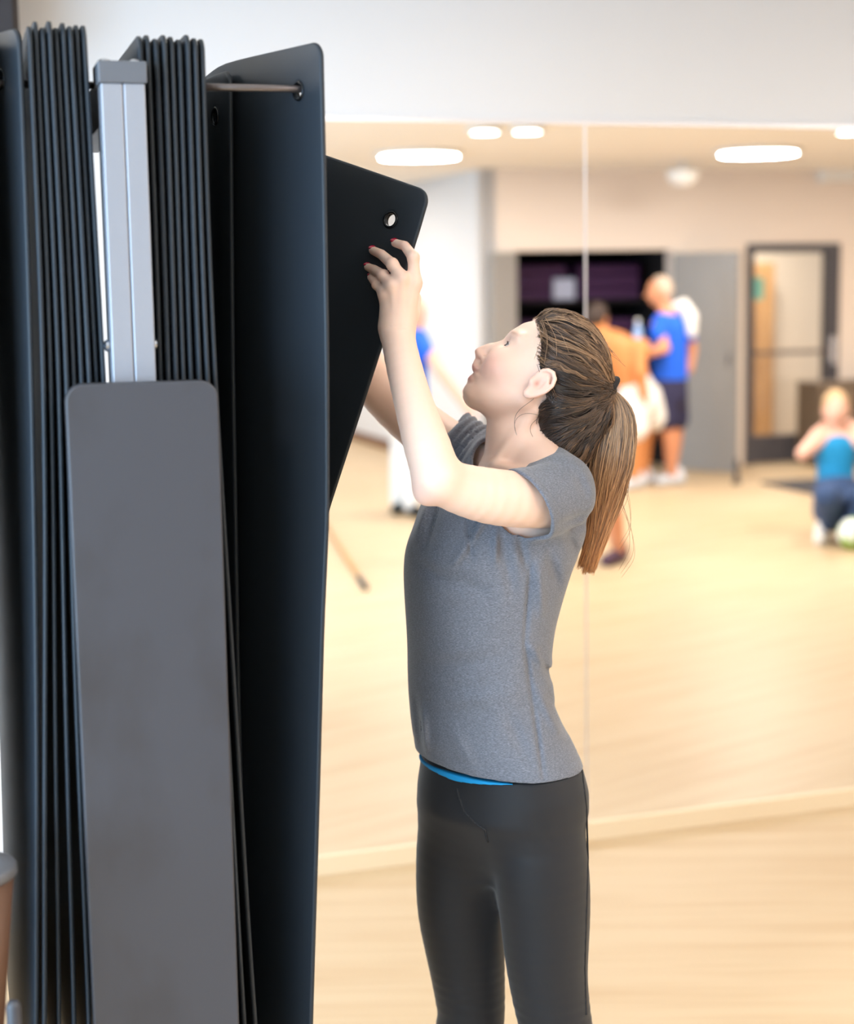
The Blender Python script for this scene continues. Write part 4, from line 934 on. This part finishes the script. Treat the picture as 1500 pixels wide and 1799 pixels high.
for c0 in range(0, NS, 600): near_g[c0:c0 + 600] = np.argmin(((root[c0:c0 + 600, None] - groot[None]) ** 2).sum(2), 1)
tk_ = np.linspace(0, 1, KS); gp = pth[gi][near_g]; offs = (root - groot[near_g])[:, None] * (1 - .72 * np.minimum(tk_ * 2.2, 1))[None, :, None]
hgt_g = RNG.uniform(.0, .0075, NG) ** 1.0; wv = RNG.normal(0, 1, (NG, 3)); fq = RNG.uniform(1.2, 3.2, NG); phg = RNG.uniform(0, 6.28, NG)
amp = .0022 * np.sin(math.pi * np.clip(tk_ * 1.1, 0, 1))[None] * np.sin(fq[near_g][:, None] * tk_ * 6.28 + phg[near_g][:, None])
cl = gp + offs + amp[:, :, None] * wv[near_g][:, None] * .7 + RNG.normal(0, .0004, (NS, 1, 3))
for k in range(KS):
    q_, _g = lift(cl[:, k].copy(), (.0004 + (hgt_g[near_g] + RNG.uniform(0, .0022, NS)) * min(1, tk_[k] * 5 + .08) * (1 - .5 * tk_[k]))); cl[:, k] = q_
fr_ = np.arange(NS) >= NS - 1100; pth = np.where(fr_[:, None, None] & (RNG.uniform(0, 1, NS) < .5)[:, None, None], pth, cl)
tone = np.clip(RNG.normal(.14, .24, NG)[near_g] + RNG.normal(0, .12, NS), 0, 1); top = np.clip((ql[:, 2] - .005) / .07, 0, 1) * .6; tone = np.clip(tone + top * RNG.uniform(0, 1.3, NS), 0, 1)
cbase = HD_ + (HM - HD_) * np.clip(tone * 1.6, 0, 1)[:, None]; cbase = cbase + (HL_ - cbase) * np.clip(tone - .42, 0, 1)[:, None]
rad = np.full((NS, KS), .00065) * np.linspace(.8, 1, KS) * RNG.uniform(.6, 1.25, NS)[:, None]; rad[:, 0] *= .3; rad[:, -1] *= .3
strands('hair_strands', pth, rad, np.repeat(cbase[:, None], KS, 1), hair)
# ponytail
pc = [(1064, 683, 9), (1078, 694, 17), (1087, 725, 29), (1082, 770, 37), (1072, 820, 40), (1064, 870, 35), (1055, 920, 26), (1044, 962, 20), (1034, 994, 19), (1027, 1018, 21)]
NP_ = 2600; KP = 22; tt = np.linspace(0, 1, KP); tk = np.linspace(0, 1, len(pc))
ctr = np.stack([PY(np.interp(0, [0], [u]), v, Y0 + .012) for u, v, w_ in pc]); ctr = np.stack([np.interp(tt, tk, ctr[:, i]) for i in range(3)], 1); ker = np.array([.25, .5, .25])
for _ in range(3): ctr[1:-1] = .25 * ctr[:-2] + .5 * ctr[1:-1] + .25 * ctr[2:]
wid = np.interp(tt, tk, [pm(w_, PY(u, v, Y0)) for u, v, w_ in pc])
rr_ = np.sqrt(RNG.uniform(0, 1, NP_)); aa = RNG.uniform(0, 2 * math.pi, NP_); ox = rr_ * np.cos(aa); oy = rr_ * np.sin(aa)
ltot = .66 + .335 * RNG.beta(1.8, 1.5, NP_); ph = RNG.uniform(0, 6.28, NP_); fr = RNG.uniform(1.5, 5, NP_); am = RNG.uniform(0, .12, NP_)
NLK = 26; lk = RNG.integers(0, NLK, NP_); lr = np.sqrt(RNG.uniform(0, 1, NLK)); la_ = RNG.uniform(0, 6.28, NLK); lx_, ly_ = lr * np.cos(la_), lr * np.sin(la_); ll = RNG.uniform(.80, .99, NLK)
ltot = np.clip(ll[lk] - np.abs(RNG.normal(0, .07, NP_)), .5, .995)
Tt = tt[None] * ltot[:, None]; cP = np.stack([np.interp(Tt, tt, ctr[:, i]) for i in range(3)], 2); wP = np.interp(Tt, tt, wid)
mixl = (np.clip((Tt - .45) / .5, 0, 1) ** 1.3) * .82; oxl = ox[:, None] * (1 - mixl) + lx_[lk][:, None] * mixl * 1.15; oyl = oy[:, None] * (1 - mixl) + ly_[lk][:, None] * mixl
wx = oxl + am[:, None] * np.sin(fr[:, None] * Tt * 4 + ph[:, None]); PT = cP + (wx * wP)[:, :, None] * cR + (oyl * wP * .62)[:, :, None] * cF
tone = np.clip(RNG.normal(.5, .3, NP_), 0, 1)[:, None, None]; c1 = HD_ * 1.3 + (HL_ - HD_ * 1.3) * tone; c2 = np.array(srgb(150, 92, 52)[:3]) + (HO_ - np.array(srgb(150, 92, 52)[:3])) * tone
sm_ = np.clip((Tt - .35) / .5, 0, 1)[:, :, None]; PCc = c1 * (1 - sm_) + c2 * sm_
rad = np.full((NP_, KP), .00075) * RNG.uniform(.6, 1.2, NP_)[:, None]; rad[:, -1] *= .2; rad[:, -4:-1] *= .7
strands('ponytail', PT, rad, PCc, hair)
v, f = torus_vf(TP + .010 * cR - .002 * cU, nrm(cR * .85 - cU * .5), .0180, .0068, 24, 10); mesh_obj('hair_tie', v, f, M['tie'], woman, True)
# loose wisps
W_ = []
def wisp(pl, dy=-.075): 
    q = np.array([PY(u, v, Y0 + dy) for u, v in pl]); s = np.linspace(0, 1, len(q)); t_ = np.linspace(0, 1, KP); o = np.stack([np.interp(t_, s, q[:, i]) for i in range(3)], 1)
    for _ in range(6): o[1:-1] = .25 * o[:-2] + .5 * o[1:-1] + .25 * o[2:]
    W_.append(o)
wisp([(943, 640), (950, 658), (953, 675), (948, 692), (935, 705), (915, 715), (903, 728), (902, 745), (906, 760)], -.085); wisp([(960, 735), (935, 725), (915, 727), (904, 738), (903, 752), (908, 765)], -.06)
wisp([(945, 735), (932, 745), (930, 758), (938, 770), (943, 790), (941, 808)], -.055); wisp([(938, 725), (928, 770), (926, 785), (935, 800), (945, 806)], -.05)
wisp([(950, 562), (960, 590), (962, 625), (963, 655)], -.075); wisp([(965, 570), (972, 600), (974, 630), (966, 658)], -.078); wisp([(936, 562), (955, 545), (980, 540), (1002, 548), (1010, 562)], -.01)
wisp([(945, 566), (968, 546), (1000, 542), (1013, 556), (1008, 580)], -.02); wisp([(960, 552), (990, 540), (1011, 552), (1015, 570)], .01);
for a_, b_ in (((948, 563), (946, 610)), ((952, 560), (956, 640)), ((958, 558), (978, 640)), ((946, 570), (938, 632)), ((955, 565), (1000, 620))): wisp([a_, ((a_[0] + b_[0]) / 2 + 9, (a_[1] + b_[1]) / 2 - 6), b_], -.083)
for i in range(34):
    u0 = RNG.uniform(945, 1050); y_ = 552 + max(0, u0 - 985) ** 1.25 * .38; wisp([(u0, y_ + 4), (u0 + 14, y_ - RNG.uniform(2, 9)), (u0 + 34, y_ + RNG.uniform(0, 12)), (u0 + 50, y_ + RNG.uniform(18, 36))], RNG.uniform(-.04, .04))
for i in range(7):
    v0 = RNG.uniform(700, 900); e_ = RNG.uniform(8, 24); wisp([(1092, v0), (1098 + e_ * .6, v0 + 45), (1095 + e_, v0 + 90), (1080 + e_ * .5, v0 + 125)], RNG.uniform(-.01, .03))
W_ = np.array(W_); NWs = len(W_); rad = np.full((NWs, KP), .00030); rad[:, -1] *= .3
strands('stray_hair', W_, rad, np.repeat(np.where(np.arange(NWs)[:, None] < 4, HD_, HM + (HL_ - HM) * RNG.uniform(0, .9, NWs)[:, None])[:, None], KP, 1), hair)
#%%PEOPLE
M['skin_tan'] = mat('tanned_skin', srgb(214, 146, 108), 0.5, spec=0.3)
M['skin_warm'] = mat('warm_tanned_skin', srgb(214, 140, 84), 0.5, spec=0.3)
M['skin_pink'] = mat('fair_skin', srgb(232, 180, 158), 0.5, spec=0.3)
M['tee_blue'] = mat('blue_tee', srgb(24, 96, 224), 0.8)
M['navy'] = mat('navy_cloth', srgb(44, 42, 74), 0.85)
M['navy2'] = mat('blue_grey_trousers', srgb(52, 74, 112), 0.85)
M['white_cloth'] = mat('white_cloth', srgb(240, 234, 228), 0.85)
M['tank'] = mat('teal_blue_top', srgb(8, 132, 186), 0.8)
M['grey_hair'] = mat('grey_hair', srgb(196, 172, 150), 0.7)
M['dark_hair'] = mat('dark_hair', srgb(62, 46, 38), 0.6)
M['blond'] = mat('blond_hair', srgb(206, 168, 122), 0.6)
M['light_shoe'] = mat('pale_grey_shoe', srgb(206, 208, 214), 0.7)
M['plum_shoe'] = mat('plum_shoe', srgb(76, 50, 70), 0.7)
M['black_shoe'] = mat('black_shoe', srgb(30, 32, 32), 0.7)
M['green'] = mat('green_print', srgb(150, 190, 70), 0.5, noise=((7, 7, 7), 1, srgb(236, 238, 226), 0.55, 0.58))
HB = .011
class Fig:
    # figure laid out where it is seen in the mirror, then placed on the room's side of the glass
    def __init__(self, label, uv, cat='person'):
        self.g = on_level(*uv); self.D = proj(self.g)[2]; self.y = self.g[1]
        self.root = thing('person', label, cat, unmirror(self.g), 'people seen in the mirror'); self.b = Field()
    def p(self, u, v, dy=0.0):
        r = ray(u, v); return cC + r * ((self.y + dy) / r[1])
    def part(self, name, F, m, h=HB, parent=None): return field_obj(name, F, h, m, parent or self.root, real=False)
    def limb(self, F, pts, rad, k=.02): F.chain([self.p(*q) for q in pts], rad, k)
    def ball(self, F, q, r, k=.02, op='u'): F.ell(self.p(*q), r, None, k, op)
def above_floor(F): F.post = lambda d, p: np.maximum(d, .004 - p[:, 2])
def head_on(f, q, face, skin_F, hair_m, hair_shift=(0.0, 0.0, .02), bald=False):
    # head with nose, ears, eye sockets; face = unit direction in the picture plane (x right, y away)
    c = f.p(*q); fx = nrm(np.array([face[0], face[1], face[2] if len(face) > 2 else 0])); up = nrm(np.array([0, 0, 1]) - fx * fx[2]); sd = np.cross(up, fx); ax = np.array([fx, sd, up])
    skin_F.ell(c, (.098, .075, .112), ax, .02); skin_F.ell(c + fx * .025 - up * .05, (.062, .056, .07), ax, .02)
    skin_F.cone(c + fx * .088 - up * .005, c + fx * .108 - up * .035, .012, .014, .012)
    for s in (1, -1):
        skin_F.ell(c + sd * s * .077 - up * .015 - fx * .01, (.02, .012, .032), ax, .008); skin_F.ell(c + fx * .098 + sd * s * .033 + up * .005, (.016, .018, .012), ax, .012, 's')
    skin_F.ell(c + fx * .095 - up * .068, (.016, .026, .006), ax, .01, 's')
    hf = Field(); hf.ell(c - fx * .014 + up * .018, (.104, .084, .112), ax, .02); cut = c + fx * (.030 if not bald else -.02)
    hf.post = lambda d, p: np.maximum(np.maximum(d, (p - c) @ (fx * .8 - up * .5) - (.02 if not bald else -.025)), -((p - c) @ up + .075))
    f.part('hair', hf, hair_m, .009)
def shoe(f, q, fd, m, L=.25):
    g = f.p(*q); g = np.array([g[0], g[1], 0.0]); fd = nrm(np.array([fd[0], fd[1], 0])); F = Field(); F.cone(g - fd * .06 + [0, 0, .05], g + fd * (L - .10) + [0, 0, .036], .046, .040, .02); F.cone(g - fd * .05 + [0, 0, .05], g - fd * .045 + [0, 0, .10], .046, .042, .02); above_floor(F); f.part('shoe', F, m, .010)
# --- man in the blue t-shirt
f = Fig('grey-haired man in bright blue t-shirt and navy shorts, white towel on shoulder', (1180, 850)); b = f.b
head_on(f, (1156, 512), (-.93, .25, 0), b, M['grey_hair'], bald=True)
f.limb(b, [(1164, 535), (1172, 556)], [.058, .065]); f.limb(b, [(1172, 575), (1174, 625), (1176, 690)], [.13, .14, .13], .05)
f.limb(b, [(1153, 572, -.12), (1166, 612, -.2), (1131, 622, -.24)], [.052, .045, .036]); f.limb(b, [(1131, 622, -.24), (1122, 618, -.25), (1117, 612, -.25)], [.036, .03, .018])
f.limb(b, [(1200, 572, .12), (1214, 612, .16), (1209, 650, .1)], [.052, .046, .036])
f.limb(b, [(1160, 700, -.06), (1176, 775, -.07), (1179, 838, -.05)], [.082, .062, .042]); f.limb(b, [(1188, 700, .08), (1184, 775, .1), (1176, 835, .12)], [.082, .058, .042])
f.part('body', b, M['skin_tan'])
t_ = Field(); f.limb(t_, [(1166, 560), (1172, 580), (1173, 625), (1174, 664)], [.075, .155, .152, .150], .06); f.limb(t_, [(1160, 566, -.1), (1154, 588, -.16)], [.075, .066], .03); f.limb(t_, [(1190, 566, .1), (1208, 592, .15)], [.075, .066], .03); f.part('t_shirt', t_, M['tee_blue'])
s_ = Field(); f.limb(s_, [(1174, 668), (1174, 692)], [.150, .155], .04); f.limb(s_, [(1164, 690, -.06), (1168, 738, -.08)], [.105, .098], .03); f.limb(s_, [(1184, 690, .07), (1188, 736, .09)], [.105, .098], .03); f.part('shorts', s_, M['navy'])
shoe(f, (1183, 848, -.05), (-.9, -.4), M['light_shoe']); shoe(f, (1180, 843, .12), (-.9, -.3), M['light_shoe'])
tw = Field(); f.limb(tw, [(1183, 538, -.03), (1199, 536, -.05), (1211, 556, -.04), (1213, 584, -.04)], [.03, .052, .062, .045], .03); o = field_obj('towel', tw, .01, M['white_cloth'], None, real=False); tag(o, 'white towel draped over the blue-shirted man', 'towel')
bt = f.p(1119, 590, -.26); v, q = lathe_vf(bt, [(.03, -.1), (.034, -.09), (.034, .05), (.014, .085), (.014, .11)], 18)
t = thing('water_bottle', 'pale blue water bottle held by the man in blue', 'bottle', unmirror(bt - [0, 0, .1])); mesh_obj('bottle_body', v, q, mat('pale_blue_plastic', srgb(150, 180, 226), 0.3), t, True, real=False); v, q = lathe_vf(bt, [(.017, .105), (.017, .135)], 14); mesh_obj('cap', v, q, M['white_plastic'], t, True, real=False)
# --- bare-chested man in white shorts
f = Fig('dark-haired bare-chested man in loose white shorts leaning forward', (1116, 856)); b = f.b
head_on(f, (1049, 558, .05), (.55, .8, -.1), b, M['dark_hair'])
f.limb(b, [(1058, 585), (1074, 604)], [.06, .08]); f.limb(b, [(1078, 608), (1100, 640), (1118, 690)], [.13, .145, .135], .05); f.limb(b, [(1060, 605, .1), (1124, 612, -.08)], [.09, .085], .05)
f.limb(b, [(1122, 615, -.12), (1124, 655, -.2), (1129, 692, -.16)], [.055, .047, .036]); f.limb(b, [(1129, 692, -.16), (1132, 708, -.15)], [.034, .022]); f.limb(b, [(1056, 608, .12), (1044, 660, .2), (1060, 700, .14)], [.055, .045, .036])
f.limb(b, [(1106, 720, -.06), (1118, 780, -.08), (1112, 842, -.06)], [.085, .062, .042]); f.limb(b, [(1138, 712, .1), (1132, 780, .15), (1128, 838, .16)], [.085, .058, .042]); f.part('body', b, M['skin_warm'])
s_ = Field(); f.limb(s_, [(1116, 680), (1120, 706)], [.145, .160], .04); f.limb(s_, [(1110, 700, -.06), (1113, 752, -.09)], [.12, .118], .03); f.limb(s_, [(1134, 696, .06), (1148, 732, .1)], [.125, .12], .03); f.part('shorts', s_, M['white_cloth'])
shoe(f, (1116, 852, -.06), (-.7, -.6), M['light_shoe']); shoe(f, (1132, 842, .16), (-.6, -.7), M['light_shoe'])
# --- lunging person mostly behind the woman
f = Fig('person in a lunge with bare lower leg and plum shoe, mostly behind the woman', (1075, 988)); b = f.b
head_on(f, (950, 650), (-.9, .3, 0), b, M['dark_hair'])
f.limb(b, [(955, 680), (962, 700)], [.06, .08]); f.limb(b, [(968, 715), (985, 775), (1000, 835)], [.14, .13, .14], .05)
f.limb(b, [(965, 712, -.15), (930, 765, -.2), (915, 815, -.2)], [.055, .045, .035]); f.limb(b, [(975, 712, .15), (950, 770, .2), (930, 820, .2)], [.055, .045, .035])
f.limb(b, [(1012, 840, -.05), (1075, 905, -.04), (1084, 966, 0)], [.09, .060, .040]); f.limb(b, [(995, 845, .1), (920, 880, .1), (925, 965, .1)], [.09, .066, .042]); f.part('body', b, M['skin_tan'])
s_ = Field(); f.limb(s_, [(1000, 825), (1008, 850)], [.155, .15], .04); f.limb(s_, [(1010, 845, -.05), (1056, 888, -.05)], [.11, .09], .03); f.limb(s_, [(998, 850, .1), (945, 872, .1)], [.11, .095], .03); f.part('shorts', s_, M['rubber'])
s_ = Field(); f.limb(s_, [(962, 706), (970, 730), (985, 785), (998, 830)], [.09, .155, .145, .15], .05); f.part('t_shirt', s_, M['rubber'])
shoe(f, (1082, 985, 0), (-.5, -.86), M['plum_shoe']); shoe(f, (925, 985, .1), (-.9, -.3), M['plum_shoe'])
# --- person in blue sleeve and white trousers behind the raised forearm
f = Fig('blond person in blue top and white trousers, mostly behind the raised forearm', (722, 902)); b = f.b
head_on(f, (728, 548), (.6, -.7, 0), b, M['blond'])
f.limb(b, [(722, 572), (720, 592)], [.055, .07]); f.limb(b, [(718, 600), (716, 660), (716, 720)], [.13, .12, .13], .05)
f.limb(b, [(741, 598, -.1), (772, 655, -.25), (818, 716, -.35)], [.05, .042, .034]); f.limb(b, [(818, 716, -.35), (834, 728, -.37)], [.032, .02]); f.limb(b, [(700, 598, .1), (690, 660, .1), (700, 720, 0)], [.05, .042, .034]); f.part('body', b, M['skin_pink'])
s_ = Field(); f.limb(s_, [(721, 588), (719, 606), (717, 660), (716, 722)], [.08, .15, .14, .15], .05); f.limb(s_, [(736, 597, -.08), (748, 620, -.15)], [.07, .065], .03); f.limb(s_, [(702, 598, .08), (694, 630, .12)], [.07, .065], .03); f.part('t_shirt', s_, M['tee_blue'])
s_ = Field(); f.limb(s_, [(716, 722), (716, 745)], [.145, .15], .04); f.limb(s_, [(722, 740, -.07), (726, 815, -.08), (724, 884, -.07)], [.10, .085, .075], .03); f.limb(s_, [(708, 740, .08), (704, 815, .1), (702, 878, .1)], [.10, .085, .075], .03); f.part('trousers', s_, M['white_cloth'])
shoe(f, (724, 900, -.07), (.3, -.95), M['black_shoe']); shoe(f, (702, 892, .1), (-.2, -.95), M['black_shoe'])
# --- woman seated on the floor
f = Fig('seated person in teal blue tank top with arms raised behind the head', (1462, 948)); b = f.b
head_on(f, (1466, 718, .15), (-.1, -.98, .1), b, M['blond'])
f.limb(b, [(1466, 748, .15), (1467, 766, .15)], [.052, .06]); f.limb(b, [(1437, 772, .15), (1496, 772, .15)], [.06, .06], .03); f.limb(b, [(1467, 790, .15), (1466, 830, .12), (1470, 880, .1)], [.115, .105, .13], .05)
f.limb(b, [(1438, 773, .12), (1408, 797, 0), (1433, 762, .14)], [.05, .046, .036]); f.limb(b, [(1433, 762, .14), (1447, 745, .24)], [.034, .024]); f.limb(b, [(1498, 772, .12), (1528, 790, 0), (1500, 752, .14)], [.05, .046, .036]); f.limb(b, [(1500, 752, .14), (1488, 742, .24)], [.034, .024]); f.part('body', b, M['skin_pink'])
s_ = Field(); f.limb(s_, [(1467, 792, .14), (1465, 830, .11), (1468, 866, .1)], [.128, .118, .135], .05); f.limb(s_, [(1448, 768, .13), (1452, 800, .08)], [.03, .05], .02); f.limb(s_, [(1484, 768, .13), (1482, 800, .08)], [.03, .05], .02); f.part('tank_top', s_, M['tank'])
s_ = Field(); f.limb(s_, [(1468, 865, .08), (1470, 892, .06)], [.15, .165], .05); f.limb(s_, [(1455, 885, 0), (1452, 872, -.35), (1455, 918, -.1)], [.10, .085, .06], .03); f.limb(s_, [(1490, 885, 0), (1530, 880, -.3), (1490, 922, -.25)], [.10, .085, .06], .03); above_floor(s_); f.part('trousers', s_, M['navy2'])
shoe(f, (1441, 930, -.1), (-.3, -.95), M['white_cloth'], .22); shoe(f, (1512, 945, -.25), (-.8, -.5), M['white_cloth'], .22)
gb = on_level(1496, 964); o = ball_vf(gb + np.array([0, .0, .10]), .10, 28); tag(mesh_obj('exercise_ball', o[0], o[1], M['green'], None, True, real=False), 'small green and white ball on the floor beside the seated person', 'ball')
#%%END
for o in bpy.data.objects:
    if '_loc' in o: del o['_loc']
